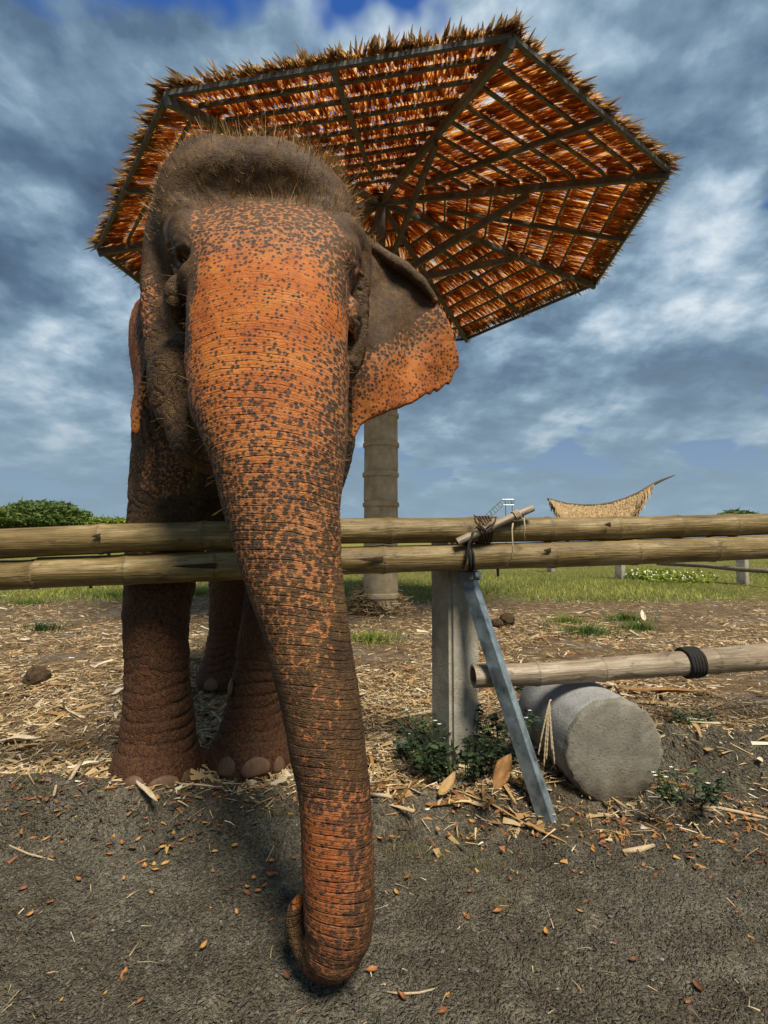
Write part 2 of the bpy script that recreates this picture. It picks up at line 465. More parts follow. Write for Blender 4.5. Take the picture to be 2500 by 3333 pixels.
def far_things():
    d = 42.0; b = P(95, 1200, d); b[2] = 0
    bl = []
    for (x, y, rx, ry) in [(95, 1103, 62, 20), (45, 1115, 55, 20), (150, 1116, 45, 17), (5, 1122, 50, 18), (185, 1128, 22, 12), (95, 1122, 80, 16), (-60, 1128, 60, 20)]:
        c = P(x, y, d + random.uniform(-2, 2)); bl.append((c[0], c[1], c[2], rx * K1 * d, ry * K1 * d))
    far_tree('spreading_tree', b, 'broad green umbrella shaped tree beyond the left end of the bamboo rails', bl, M['tree_leaf'], 11000, .34, .45, 3)
    d = 36.0; b = P(235, 1200, d); b[2] = 0; bl = []
    for (x, y, rx, ry) in [(222, 1128, 16, 8), (245, 1128, 22, 8), (262, 1129, 16, 7), (205, 1131, 14, 6)]:
        c = P(x, y, d); bl.append((c[0], c[1], c[2], rx * K1 * d, ry * K1 * d))
    far_tree('leafy_shrub', b, 'low yellow green shrub between the umbrella tree and the elephant', bl, M['bright_leaf'], 1600, .3, .12, 5)
    d = 120.0; b = P(1590, 1190, d); b[2] = 0; bl = []
    for (x, y, rx, ry) in [(1590, 1113, 26, 9), (1570, 1120, 22, 9), (1615, 1120, 26, 9)]:
        c = P(x, y, d); bl.append((c[0], c[1], c[2], rx * K1 * d, ry * K1 * d))
    far_tree('round_tree', b, 'dark rounded treetop just showing over the rails at far right', bl, M['tree_leaf'], 2500, 1.1, .5, 8)
    # thatched hall with a boat-shaped roof
    d = 38.0; c = P(1320, 1171, d); c[2] = 0
    t = thing('thatched_hall', c, 'far hall with an upswept boat shaped thatch roof', 'building')
    ridge = [(1186, 1079), (1200, 1083), (1225, 1089), (1255, 1092), (1290, 1092), (1320, 1087), (1350, 1078), (1378, 1066), (1400, 1053), (1412, 1046)]
    eave = [(1200, 1098), (1208, 1106), (1222, 1117), (1240, 1126), (1270, 1130), (1310, 1130), (1345, 1128), (1368, 1122), (1376, 1104), (1390, 1070)]
    rp = [P(x, y, d) for x, y in ridge]
    fr = [P(x, y, d - 2.6) for x, y in eave]; bk = [P(x, y, d + 2.6) for x, y in eave]
    n = len(rp); V = [*rp, *fr, *bk]; F = []
    for i in range(n - 1): F += [(i, i + 1, n + i + 1, n + i), (i + 1, i, 2 * n + i, 2 * n + i + 1)]
    V2 = [v - np.array([0, 0, .18]) for v in V]
    mb = MB(); mb.add(V, F, .45); mb.add(V2, [f[::-1] for f in F], .2); mb.build('roof', M['straw'], t)
    base = []; dr = []
    r = np.random.default_rng(4)
    for side in (fr, bk):
        for i in range(n - 1):
            for _ in range(240):
                a = r.random(); e = side[i] * (1 - a) + side[i + 1] * a; q = rp[i] * (1 - a) + rp[i + 1] * a
                k = 1.0 if r.random() < .22 else r.random(); pt = q * (1 - k) + e * k
                base.append(pt + np.array([0, -.04 if side is fr else .04, .05])); dd = e - q; dd = dd / np.linalg.norm(dd); dr.append(dd * .6 + np.array([0, 0, -.5]))
    base = np.array(base); dr = unit(np.array(dr) + r.normal(size=(len(dr), 3)) * .12); N = len(base)
    V, F, ix = strips(base, dr, unit(np.cross(dr, np.array([[0, 1, .2]]))), .35 + .5 * r.random(N), .09, np.zeros((N, 3)), 1, 1, .3)
    tag(link('thatch', mesh_np('thatch', V, F, M['straw'], False, (.25 + .4 * r.random(N))[ix]), t), kind='stuff')
    ends = [P(1186, 1079, d), P(1458, 1026, d)]
    mb = MB(); mb.tube([P(1182, 1077, d), *rp, P(1430, 1037, d), P(1458, 1026, d)], [.05] + [.11] * len(rp) + [.09, .04], 7); mb.build('ridge_pole', M['bark'], t, True)
    for x in (1225, 1275, 1325, 1365):
        for dd in (-2.2, 2.2):
            q = P(x, 1124, d + dd); MB().tube([(q[0], q[1], 0), q], .12, 8).build('post', M['bark'], t, True)
    # tall ladder-like frame of a swing
    d = 30.0; t = thing('swing_frame', Pg(1045, 1211, 0), 'pale ladder truss frame with two hanging ropes, far off', 'swing')
    w = .16
    A, B, Cc, D0 = P(1020, 1150, d), P(1040, 1120, d), P(1085, 1079, d), P(1110, 1079, d)
    D1 = D0; foot = A.copy(); foot[2] = 0
    for off in (0, .32):
        o = np.array([0, 0, -off]); oo = np.array([off * .75, 0, -off * .6])
        MB().tube([foot + oo * .5, A + oo, B + oo, Cc + o + np.array([.05 if off else 0, 0, 0]), D0 + o], .035, 6).build('rail', M['galv'], t)
    for k in range(9):
        q = B + (Cc - B) * (k / 8); MB().tube([q, q + np.array([.24, 0, -.2])], .025, 5).build('rung', M['galv'], t)
    for k in range(4):
        q = Cc + (D0 - Cc) * ((k + 1) / 4); MB().tube([q, q - np.array([0, 0, .32])], .025, 5).build('rung', M['galv'], t)
    for x in (1092, 1106):
        q = P(x, 1083, d); MB().tube([q, (q[0], q[1], .55)], .02, 5).build('rope', M['rope'], t)
    q = P(1061, 1105, d); MB().tube([q, (q[0], q[1], 0)], .04, 6).build('leg', M['galv'], t)


far_things()


# ------------------------------------------------------------------ elephant: one continuous skin from a signed distance field
def cap_chain(pts):
    pts = [(P(x, y, d), r) for x, y, d, r in pts]
    return pts


def sd_chain(p, pts):
    best = None
    for (a, ra), (b, rb) in zip(pts[:-1], pts[1:]):
        ab = b - a; t = np.clip(((p - a) @ ab) / (ab @ ab), 0, 1)
        dd = np.linalg.norm(p - a - t[:, None] * ab, axis=1) - (ra + (rb - ra) * t)
        best = dd if best is None else np.minimum(best, dd)
    return best


def sd_ell(p, c, r):
    q = (p - c) / r; k0 = np.linalg.norm(q, axis=1); k1 = np.linalg.norm(q / r, axis=1)
    return k0 * (k0 - 1) / np.maximum(k1, 1e-6)


# face and trunk: rows of the photograph give the width of the real trunk at its own distance
ROWS = [(468, 480, 690, 2.03, .12, .2), (486, 430, 735, 1.985, .155, .2), (515, 398, 772, 1.93, .185, .2), (560, 396, 782, 1.875, .21, .2), (610, 416, 757, 1.82, .215, .2), (660, 419, 750, 1.775, .215, .2), (720, 416, 751, 1.735, .215, .2),
        (800, 413, 752, 1.69, .205, .2), (900, 424, 752, 1.64, .195, .2), (1000, 462, 745, 1.585, .180, .2), (1100, 485, 735, 1.55, .16, .17),
        (1200, 513, 737, 1.515, .142, .15), (1300, 545, 746, 1.48, .128, .13), (1400, 578, 760, 1.45, .115, .115), (1500, 602, 776, 1.42, .108, .108),
        (1600, 622, 790, 1.395, .102, .102), (1700, 643, 800, 1.375, .094, .094), (1800, 651, 806, 1.355, .09, .09), (1900, 656, 809, 1.34, .088, .088), (1985, 659, 808, 1.33, .085, .085)]
_L = []
for (y, xl, xr, d, rf, rb) in ROWS:
    a, b = P(xl, y, d), P(xr, y, d); _L.append((a[2], (a[0] + b[0]) / 2, d, (b[0] - a[0]) / 2, rf, rb))
_L = np.array(_L[::-1])
ZB, ZT = _L[0, 0], _L[-1, 0]
def loft_at(z): return [np.interp(z, _L[:, 0], _L[:, i]) for i in range(1, 6)]
def sd_loft(p):
    cx, cy, rx, rf, rb = loft_at(p[:, 2]); dx = np.abs(p[:, 0] - cx); dy = p[:, 1] - cy
    ry = np.where(dy < 0, rf, rb); n = 2.0 + .55 * sstep(p[:, 2], 1.0, 1.5)
    q = ((dx / rx) ** n + (np.abs(dy) / ry) ** n) ** (1 / n)
    d = (q - 1) * np.minimum(rx, ry) * .95
    return np.maximum(d, np.maximum(p[:, 2] - ZT, ZB - p[:, 2]))


def poly_sd(u, v, poly):
    d = np.full(u.shape, 1e9); s = np.ones(u.shape); n = len(poly)
    for i in range(n):
        x0, y0 = poly[i]; x1, y1 = poly[i - 1]
        ex, ey = x1 - x0, y1 - y0; wx, wy = u - x0, v - y0
        t = np.clip((wx * ex + wy * ey) / (ex * ex + ey * ey + 1e-12), 0, 1)
        d = np.minimum(d, (wx - ex * t) ** 2 + (wy - ey * t) ** 2)
        c1 = v >= y0; c2 = v < y1; c3 = ex * wy > ey * wx
        s = np.where((c1 & c2 & c3) | (~c1 & ~c2 & ~c3), -s, s)
    return s * np.sqrt(d)


EAR_D = 2.16
def ear_y(x, z):                                        # depth of the open ear's sheet
    u = x + .06
    return EAR_D + .32 * np.clip(u, -.3, 1) + .018 * np.sin(14 * u + 6 * z) + .009 * np.sin(31 * u - 9 * z) + .05 * np.clip(z - 1.95, 0, 1) * 2
_ear = [(770, 500), (800, 517), (838, 545), (872, 575), (915, 612), (942, 655), (962, 680), (972, 700), (980, 725), (984, 745), (992, 776), (993, 792), (984, 800), (978, 818), (970, 832), (962, 830), (955, 838), (943, 846), (938, 842),
        (930, 853), (920, 850), (905, 862), (890, 872), (878, 874), (860, 884), (845, 886), (830, 893), (812, 899), (795, 908), (780, 918), (774, 930), (766, 944), (757, 956), (748, 968), (735, 940), (730, 800), (740, 600)]
EAR_POLY = []
for (x, y) in _ear:
    q = P(x, y, 2.2)
    for _ in range(5): q = P(x, y, float(ear_y(q[0], q[2])))
    EAR_POLY.append((q[0], q[2]))
def sd_ear(p):
    a = poly_sd(p[:, 0], p[:, 2], EAR_POLY); th = .012 + .01 * sstep(-a, 0, .15)
    b = np.abs(p[:, 1] - ear_y(p[:, 0], p[:, 2])) * .94 - th
    return np.maximum(a, b)


# the other ear lies folded back and is seen almost edge-on
_e0 = P(316, 640, 2.10); _e1 = P(293, 640, 2.50)
EL_U = np.array([_e1[0] - _e0[0], _e1[1] - _e0[1], 0]); EL_LEN = np.linalg.norm(EL_U); EL_U = EL_U / EL_LEN; EL_N = np.array([EL_U[1], -EL_U[0], 0])
EL_POLY = [(-.10, 2.00), (.10, 2.02), (.3, 1.98), (EL_LEN, 1.86), (EL_LEN + .02, 1.78), (EL_LEN - .03, 1.72), (.30, 1.69), (.20, 1.62), (.12, 1.54), (.07, 1.47), (.05, 1.44), (.04, 1.52), (.02, 1.66), (-.10, 1.78)]
def sd_ear_l(p):
    q = p - _e0; u = q @ EL_U; w = q @ EL_N + .02 * np.sin(u * 9) + .012 * np.sin(p[:, 2] * 14)
    return np.maximum(poly_sd(u, p[:, 2], EL_POLY), np.abs(w) - .014)


BX = -.80
chains = lambda *pts: cap_chain(pts)
def mir(pts): return [(np.array([2 * BX - p[0], p[1], p[2]]), r) for p, r in pts]
hind = chains((520, 960, 3.6, .34), (507, 1180, 3.62, .19), (500, 1290, 3.64, .145), (494, 1370, 3.67, .135), (487, 1430, 3.69, .155), (484, 1462, 3.69, .165))
foreL = chains((393, 890, 2.53, .215), (378, 1080, 2.42, .198), (349, 1230, 2.36, .155), (338, 1320, 2.34, .138), (340, 1450, 2.34, .135), (343, 1540, 2.33, .145), (341, 1610, 2.32, .160), (339, 1650, 2.315, .17))
foreR = chains((640, 980, 2.58, .24), (622, 1130, 2.50, .19), (600, 1270, 2.47, .146), (580, 1380, 2.46, .135), (560, 1500, 2.45, .137), (548, 1580, 2.44, .152), (544, 1622, 2.435, .165))
SUBS = 'sub'
PR = [  # (function, smoothness, operation)
    (lambda p: sd_ell(p, np.array([BX, 3.38, 1.73]), np.array([.61, .86, .63])), .1, 'u'),
    (lambda p: sd_ell(p, np.array([BX - .02, 3.72, 1.72]), np.array([.50, .55, .60])), .15, 'u'),
    (lambda p: sd_ell(p, np.array([-.78, 2.55, 1.52]), np.array([.36, .34, .43])), .12, 'u'),
    (lambda p: sd_chain(p, [(np.array([-.56, 2.32, 1.96]), .38), (np.array([-.75, 2.85, 1.85]), .50)]), .12, 'u'),
    (lambda p: sd_chain(p, foreL), .09, 'u'),
    (lambda p: sd_chain(p, foreR), .09, 'u'),
    (lambda p: sd_chain(p, hind), .10, 'u'),
    (lambda p: sd_chain(p, mir(hind)), .10, 'u'),
    (lambda p: sd_ell(p, P(339, 1664, 2.30), np.array([.172, .205, .15])), .05, 'u'),
    (lambda p: sd_ell(p, P(543, 1632, 2.42), np.array([.178, .20, .15])), .05, 'u'),
    (lambda p: sd_ell(p, P(484, 1466, 3.67), np.array([.178, .19, .15])), .05, 'u'),
    (lambda p: sd_ell(p, mir([(P(484, 1466, 3.67), 0)])[0][0], np.array([.178, .19, .15])), .05, 'u'),
    # skull: two domes, the back of the head
    (lambda p: sd_ell(p, P(470, 506, 2.16), np.array([.242, .30, .375])), .08, 'u'),
    (lambda p: sd_ell(p, P(590, 508, 2.17), np.array([.29, .30, .375])), .10, 'u'),
    (lambda p: sd_ell(p, P(668, 540, 2.18), np.array([.242, .30, .325])), .10, 'u'),
    (lambda p: sd_ell(p, P(565, 700, 2.08), np.array([.36, .30, .38])), .10, 'u'),
    (lambda p: sd_chain(p, chains((372, 500, 2.18, .09), (362, 580, 2.15, .085), (364, 690, 2.12, .09), (385, 800, 2.05, .10))), .05, 'u'),
    (lambda p: sd_chain(p, chains((756, 540, 2.10, .08), (752, 640, 2.06, .08), (740, 760, 2.0, .09))), .05, 'u'),
    # hollow of the forehead between the domes and the brow
    (lambda p: sd_ell(p, P(575, 398, 1.86), np.array([.34, .115, .11])), .11, 's'),
    (sd_loft, .055, 'u'),
    # cheeks, cheekbones, jaw
    (lambda p: sd_chain(p, chains((348, 480, 2.09, .050), (330, 560, 2.05, .038), (325, 620, 2.02, .036), (331, 700, 2.00, .040), (348, 780, 1.96, .055), (383, 870, 1.90, .08), (425, 960, 1.83, .085))), .06, 'u'),
    (lambda p: sd_chain(p, chains((744, 492, 1.88, .045), (780, 535, 1.95, .038), (781, 575, 1.97, .034), (781, 640, 1.97, .032), (775, 715, 1.95, .034), (752, 790, 1.89, .045))), .045, 'u'),
    (lambda p: sd_ell(p, P(392, 830, 1.93), np.array([.10, .14, .17])), .06, 'u'),
    (lambda p: sd_ell(p, P(520, 930, 1.92), np.array([.20, .26, .19])), .06, 'u'),
    # temple hollow, brow, lids and the bag under each eye
    (lambda p: sd_ell(p, P(356, 605, 1.90), np.array([.020, .13, .105])), .035, 's'),
    (lambda p: sd_ell(p, P(393, 655, 1.815), np.array([.050, .10, .088])), .03, 'u'),
    (lambda p: sd_chain(p, chains((398, 448, 1.84, .034), (378, 474, 1.84, .030), (369, 502, 1.83, .026), (370, 530, 1.81, .020))), .04, 'u'),
    (lambda p: sd_chain(p, chains((402, 490, 1.78, .05), (410, 540, 1.75, .045), (418, 600, 1.72, .04))), .05, 'u'),
    (lambda p: sd_ell(p, P(394, 566, 1.72), np.array([.044, .085, .038])), .018, 's'),
    (lambda p: sd_chain(p, chains((372, 548, 1.79, .010), (383, 543, 1.765, .013), (398, 547, 1.745, .013), (413, 560, 1.73, .011))), .010, 'u'),
    (lambda p: sd_chain(p, chains((372, 572, 1.79, .009), (382, 586, 1.765, .011), (398, 591, 1.748, .011), (414, 582, 1.735, .010))), .010, 'u'),
    (lambda p: sd_ell(p, P(766, 690, 1.87), np.array([.026, .08, .08])), .02, 'u'),
    (lambda p: sd_ell(p, P(773, 618, 1.83), np.array([.017, .08, .050])), .015, 's'),
    (lambda p: sd_chain(p, chains((760, 596, 1.83, .010), (770, 586, 1.84, .012), (782, 594, 1.87, .010))), .01, 'u'),
    # crease under the jaw, mouth
    (lambda p: sd_chain(p, chains((408, 800, 1.76, .012), (418, 900, 1.74, .02), (440, 980, 1.72, .02), (470, 1040, 1.70, .02))), .04, 's'),
    # ears
    (sd_ear, .02, 'u'),
    (lambda p: sd_chain(p, [(np.array([q[0], ear_y(q[0], q[2]) - o, q[2]]), r) for q, o, r in ((P(800, 522, 2.15), .02, .02), (P(838, 552, 2.18), .035, .026), (P(875, 582, 2.2), .045, .028), (P(912, 616, 2.22), .04, .025), (P(938, 652, 2.25), .022, .014))]), .012, 'u'),
    (sd_ear_l, .03, 'u'),
    # trunk tip curling under and up to the left
    (lambda p: sd_chain(p, chains((733, 1930, 1.335, .084), (733, 2000, 1.33, .083), (722, 2040, 1.33, .073), (700, 2060, 1.345, .056), (672, 2052, 1.365, .042), (648, 2024, 1.38, .031), (638, 1992, 1.385, .025), (640, 1966, 1.385, .023), (647, 1946, 1.385, .016))), .010, 'u'),
]
FOOT_CUT = [(P(337, 1664, 2.30), .42), (P(543, 1632, 2.42), .42)]
CULL_K = .16


def sdf(p, use=None):
    d = None
    for i, (f, k, op) in enumerate(PR):
        if use is not None and not use[i]: continue
        v = f(p)
        if op == 'u':
            if d is None: d = v
            else:
                h = np.maximum(k - np.abs(d - v), 0) / k; d = np.minimum(d, v) - h * h * k * .25
        elif d is not None:
            v = -v; h = np.maximum(k - np.abs(d - v), 0) / k; d = np.maximum(d, v) + h * h * k * .25
    if d is None: return np.full(len(p), 1.0)
    return np.maximum(d, -.03 - p[:, 2] - 99 * (p[:, 1] < 1.9))


def build_skin(vox):
    lo = np.array([-1.65, 1.10, -.14]); hi = np.array([.40, 4.40, 2.75]); Bk = 16
    nb = np.ceil((hi - lo) / (vox * Bk)).astype(int)
    I, J, Kk = np.meshgrid(*[np.arange(n) for n in nb], indexing='ij'); cells = np.stack([I, J, Kk], -1).reshape(-1, 3)
    cen = lo + (cells + .5) * Bk * vox; half = Bk * vox * .5 * 1.733 + vox
    vals = [f(cen) for f, k, op in PR]
    d = sdf(cen)
    act = np.abs(d) < half * 1.35 + .02
    grid = openvdb.FloatGrid(3 * vox)
    ar = np.arange(Bk); gx, gy, gz = np.meshgrid(ar, ar, ar, indexing='ij'); off = np.stack([gx, gy, gz], -1).reshape(-1, 3)
    use_all = np.array([(v < half * 2.2 + np.maximum(d, 0) + CULL_K) if op == 'u' else (v < half * 2.2 + CULL_K) for v, (f, k, op) in zip(vals, PR)]).T
    for ci in np.nonzero(act)[0]:
        o = cells[ci] * Bk
        p = lo + (off + o) * vox
        v = sdf(p, use_all[ci])
        grid.copyFromArray(np.clip(v, -3 * vox, 3 * vox).reshape(Bk, Bk, Bk).astype(np.float32), ijk=tuple(int(q) for q in o))
    grid.signedFloodFill()
    V, Q = grid.convertToQuads(0.0)
    return V * vox + lo, Q


def surf(x, y, d0=1.15, d1=4.2):
    """first point of the skin met from the camera through a pixel (used to seat eyes, nails and hair)"""
    ds = np.arange(d0, d1, .006); a = P(x, y, 1.0) - np.array([0, 0, CAMH]); p = np.array([0, 0, CAMH]) + ds[:, None] * a
    v = sdf(p); i = np.argmax(v < 0)
    return p[i] if v[i] < 0 else None


def skin_material():
    m, g, b, _ = material('elephant_skin')
    v = g.n('ShaderNodeTexCoord').outputs['Object']
    D = g.attr('depig'); R = g.attr('dust'); s = g.attr('ring'); rw = g.attr('ringw')
    warp = g.vm('SCALE', g.vm('SUBTRACT', g.noise(v, 22, 3, .6, 0, True), (.5, .5, .5)), scale=.007)
    vw = g.vm('ADD', v, warp)
    vo = g.n('ShaderNodeTexVoronoi', {'Vector': vw, 'Scale': 70.0, 'Randomness': .85})
    rnd = g.n('ShaderNodeSeparateColor', {0: vo.outputs['Color']})
    nz = g.noise(v, 9, 4, .6); nfine = g.noise(v, 75, 5, .65)
    sm = g.n('ShaderNodeTexVoronoi', {'Vector': vw, 'Scale': 130.0, 'Randomness': .9})
    Dn = g.m('MULTIPLY', D, g.m('ADD', 1.0, g.m('MULTIPLY', g.m('SUBTRACT', nz, .5), .55)))
    thr = g.m('ADD', g.step(Dn, .08, 1.0, .66, .31), g.m('MULTIPLY', g.m('SUBTRACT', rnd.outputs[0], .5), .22))
    thr = g.m('ADD', thr, g.m('MULTIPLY', g.step(Dn, .02, .2, 1.0, 0.0), 1.2))
    pale = g.step(g.m('ADD', g.m('SUBTRACT', vo.outputs['Distance'], thr), g.m('MULTIPLY', g.m('SUBTRACT', nfine, .5), .08)), -.10, .10)
    smr = g.n('ShaderNodeSeparateColor', {0: sm.outputs['Color']})
    speck = g.m('MULTIPLY', g.step(smr.outputs[1], .45, .6), g.step(sm.outputs['Distance'], .34, .16))
    pale = g.m('MULTIPLY', pale, g.m('SUBTRACT', 1.0, g.m('MULTIPLY', speck, g.step(D, .95, .5, .25, .8))))
    orange = g.ramp(g.m('ADD', g.m('MULTIPLY', nz, .7), g.m('MULTIPLY', nfine, .3)), [(.30, (.24, .052, .006)), (.5, (.385, .105, .012)), (.70, (.45, .175, .032))])
    tan = g.ramp(nfine, [(.30, (.21, .065, .014)), (.70, (.42, .175, .055))])
    orange = g.mix(g.step(D, .35, .85), tan, orange)
    orange = g.mix(g.m('MULTIPLY', R, .8), orange, g.ramp(nfine, [(.3, (.22, .042, .010)), (.7, (.44, .115, .035))]))
    dark = g.ramp(g.m('ADD', g.m('MULTIPLY', nz, .5), g.m('MULTIPLY', nfine, .5)), [(.33, (.025, .012, .0042)), (.5, (.068, .035, .0115)), (.68, (.155, .085, .028))])
    spot = g.mix(nfine, (.012, .010, .008), (.042, .034, .026))
    spot = g.mix(g.m('MULTIPLY', rnd.outputs[2], .45), spot, g.mix(.6, orange, (.03, .02, .012)))
    dk = g.mix(g.step(D, .15, .6), dark, spot)
    col = g.mix(pale, dk, orange)
    red = g.ramp(nfine, [(.3, (.030, .0115, .004)), (.7, (.135, .053, .0185))])
    col = g.mix(g.m('MULTIPLY', R, g.step(nz, .25, .6, .55, 1.0)), col, red)
    g.set(b.inputs['Base Color'], col)
    b.inputs['Roughness'].default_value = .72; b.inputs['Specular IOR Level'].default_value = .3
    # relief: rings across the trunk, cracked plates, fine grain
    def rings(freq, warp_amt, wn):
        t = g.m('ADD', g.m('MULTIPLY', s, freq), g.m('MULTIPLY', g.m('SUBTRACT', g.noise(v, wn, 1.5, .4), .5), warp_amt))
        f = g.m('PINGPONG', t, .5)
        return g.step(f, 0.0, .13)
    brk = g.step(g.noise(v, 14, 4), .36, .62)
    r1 = rings(42.0, 1.3, 6.0); r2 = rings(100.0, 1.6, 9.0)
    grooves = g.m('ADD', g.m('MULTIPLY', g.m('SUBTRACT', r1, 1.0), brk), g.m('MULTIPLY', g.m('SUBTRACT', r2, 1.0), .35))
    h1 = g.m('MULTIPLY', grooves, rw)
    vs = g.vm('MULTIPLY', vw, (1, 1, 1.5))
    ed = g.n('ShaderNodeTexVoronoi', {'Vector': vs, 'Scale': 75.0}, feature='DISTANCE_TO_EDGE')
    cr = g.step(ed.outputs['Distance'], .0, .16)
    cracks = g.m('MULTIPLY', cr, g.m('ADD', .35, g.m('MULTIPLY', g.m('SUBTRACT', 1.0, D), .65)))
    big = g.n('ShaderNodeTexVoronoi', {'Vector': g.vm('MULTIPLY', vw, (1.5, 1.5, 1.0)), 'Scale': 22.0}, feature='DISTANCE_TO_EDGE')
    folds = g.m('MULTIPLY', g.step(big.outputs['Distance'], 0, .12), g.attr('fold'))
    h = g.m('ADD', h1, g.m('ADD', g.m('MULTIPLY', cracks, g.m('MULTIPLY', g.m('MULTIPLY_ADD', rw, -.12, .42), g.m('MULTIPLY_ADD', g.m('MAXIMUM', g.attr('fold'), rw), .75, .25))), g.m('ADD', g.m('MULTIPLY', nfine, .35), g.m('MULTIPLY', folds, .6))))
    g.set(b.inputs['Normal'], g.bump(h, .0055))
    return m


def elephant():
    V, Q = build_skin(.007)
    print('skin', len(V), time.time() - T0)
    x, y, z = V.T
    # normals from the field
    e = .004
    use = None
    me0 = mesh_np('tmp', V, Q, None); N = np.zeros(len(V) * 3, dtype=np.float32); me0.vertex_normals.foreach_get('vector', N); N = N.reshape(-1, 3); bpy.data.meshes.remove(me0)
    cx, cy, rx, rf, rb = loft_at(z)
    u = (x - cx) / rx
    infront = 1 - sstep(y, cy + .02, cy + .16)
    onface = infront * (1 - sstep(np.abs(u), 1.05, 1.18)) * (z < ZT + .05) * (z > -.15)
    row = lambda yy: P(830, yy, 1.7)[2]
    earR = (1 - sstep(np.abs(y - ear_y(x, z)), .05, .09)) * (x > -.13) * (y > 2.0) * (z > 1.25)
    el = V - _e0; earL = (1 - sstep(np.abs(el @ EL_N), .045, .07)) * (1 - sstep(poly_sd(el @ EL_U, z, EL_POLY), .012, .03)) * sstep(el @ EL_U, -.0, .05)
    yy = np.arange(380, 2110, 4.); zz = []
    for q in yy:
        h = surf(600 if q < 1000 else np.interp(q, [1000, 1500, 2000], [610, 690, 735]), q); zz.append(h[2] if h is not None else np.nan)
    zz = np.array(zz); ok = ~np.isnan(zz); yrow = np.interp(z, zz[ok][::-1], yy[ok][::-1])
    dface = np.interp(yrow, [418, 450, 490, 530, 570, 610, 680, 760, 860, 960, 1060, 1160, 1300, 1450, 1700, 1780, 1880, 1960, 2080], [.05, .26, .40, .56, .8, 1.0, 1.0, .80, .68, .58, .49, .39, .25, .17, .17, .72, .95, .75, .4])
    dface = dface * (1 - .45 * sstep(np.abs(u + .02), .55, 1.0) * (yrow > 700)) * np.where(yrow > 1750, 1 - .55 * sstep(u, -.2, .7), 1)
    dface = dface * np.where(yrow < 620, 1 - .9 * sstep(-u, .64, .82) - .6 * sstep(u, .6, .9), np.where(yrow < 740, 1 - .95 * sstep(-u, .76, .88) - .4 * sstep(u, .9, 1.0), 1))
    dep = dface * onface
    tip = 1 - sstep(np.linalg.norm(V - P(646, 1944, 1.385), axis=1), .012, .03)
    # lower half of the open ear is pale, its upper half dark
    zl = 1.545 + .95 * (x + .133)
    dear = sstep(zl - z + .05 * fbm(V, 9, 2, 91), -.30, .09)
    dep = np.maximum(dep, .78 * dear * earR); dep = np.maximum(dep, .75 * earL)
    cheek = np.exp(-(((x + .93) / .05) ** 2 + ((z - 1.90) / .14) ** 2)) * (y < 2.1)
    chest = np.exp(-(((x + .95) / .18) ** 2 + ((z - 1.35) / .18) ** 2)) * (y > 1.9) * (y < 2.5)
    dep = np.maximum(dep, .55 * np.clip(cheek, 0, 1)); dep = np.maximum(dep, .36 * chest)
    dust = (1 - sstep(z, .55, 1.15)) * (y > 1.9) + .55 * onface * sstep(.9 - z, 0, .8) * (z < 1)
    dep = np.maximum(dep, tip); dust = np.clip(dust, 0, 1) * (1 - tip)
    ringw = np.clip(onface * np.interp(yrow, [520, 620, 800, 950, 1100, 2000], [0, .35, .6, .9, 1, 1]), 0, 1)
    ringw = np.where((z < .25) & (y < 1.7), 1.0, ringw)
    s = z + np.where(yrow < 1000, .05, .015) * u * u + .012 * u
    fold = np.clip((1 - onface) * (1 - earR) * (1 - earL), 0, 1) * (1 - sstep(z, 1.95, 2.15))
    # true relief
    p = V
    disp = .004 * fbm(p, 9, 3, 21) * (1 - .6 * ringw) + .0018 * fbm(p, 32, 2, 31) * (1 - .5 * ringw)
    wz = fbm(p, 6, 2, 41)
    tr = np.abs(((s * 26 + .9 * wz) % 1.0) - .5) * 2
    disp += -.0022 * ringw * sstep(tr, .72, 1.0) * (.5 + .5 * sstep(wz, -.5, .4))
    leg = (1 - sstep(z, .40, .62)) * (y > 1.9)
    t2 = np.abs(((z * 21 + .9 * fbm(p, 4, 2, 51)) % 1.0) - .5) * 2
    disp += -.011 * leg * sstep(z, .06, .14) * sstep(t2, .62, 1.0) * (.4 + .6 * sstep(fbm(p, 4, 2, 57), -.3, .4))
    t5 = np.abs(((x * 22 + z * 13 + 2.0 * fbm(p, 7, 3, 83)) % 1.0) - .5) * 2
    disp += -.0055 * (y > 1.9) * sstep(z, .28, .42) * (1 - sstep(z, .85, 1.05)) * sstep(t5, .55, 1.0) * (.35 + .65 * sstep(fbm(p, 6, 2, 87), -.3, .4))
    skinf = fold * (z > .6) * (.35 + .65 * sstep(z, .95, 1.2))
    t3 = np.abs(((x * 9 + z * 16 + 2.4 * fbm(p, 5, 3, 61)) % 1.0) - .5) * 2
    disp += -.008 * skinf * sstep(t3, .6, 1.0) * (.5 + .5 * sstep(fbm(p, 6, 2, 67), -.3, .4))
    for (ex, ey, ed, hx) in ((394, 590, 1.76, .9), (772, 640, 1.84, .55)):
        c = P(ex, ey, ed); rr = np.sqrt(((p[:, 0] - c[0]) / hx) ** 2 + ((p[:, 2] - c[2]) / 1.5) ** 2 + (p[:, 1] - c[1]) ** 2 * .5)
        t4 = np.abs(((rr * 62 + .7 * fbm(p, 14, 2, 71)) % 1.0) - .5) * 2
        disp += -.0026 * sstep(t4, .55, 1.0) * sstep(rr, .028, .04) * (1 - sstep(rr, .085, .12)) * (1 - .8 * (dep > .4))
    V = V + N * disp[:, None]
    base = np.array([BX, 2.95, 0.0])
    me = mesh_np('elephant', V - base, Q, skin_material(), True, attrs={'depig': dep, 'dust': dust, 'ring': s, 'ringw': ringw, 'fold': fold * np.where(z < .6, .8, 1)})
    o = link('elephant', me); o.location = base
    tag(o, 'freckled brown elephant reaching its trunk over the bamboo rails to the ground', 'elephant')
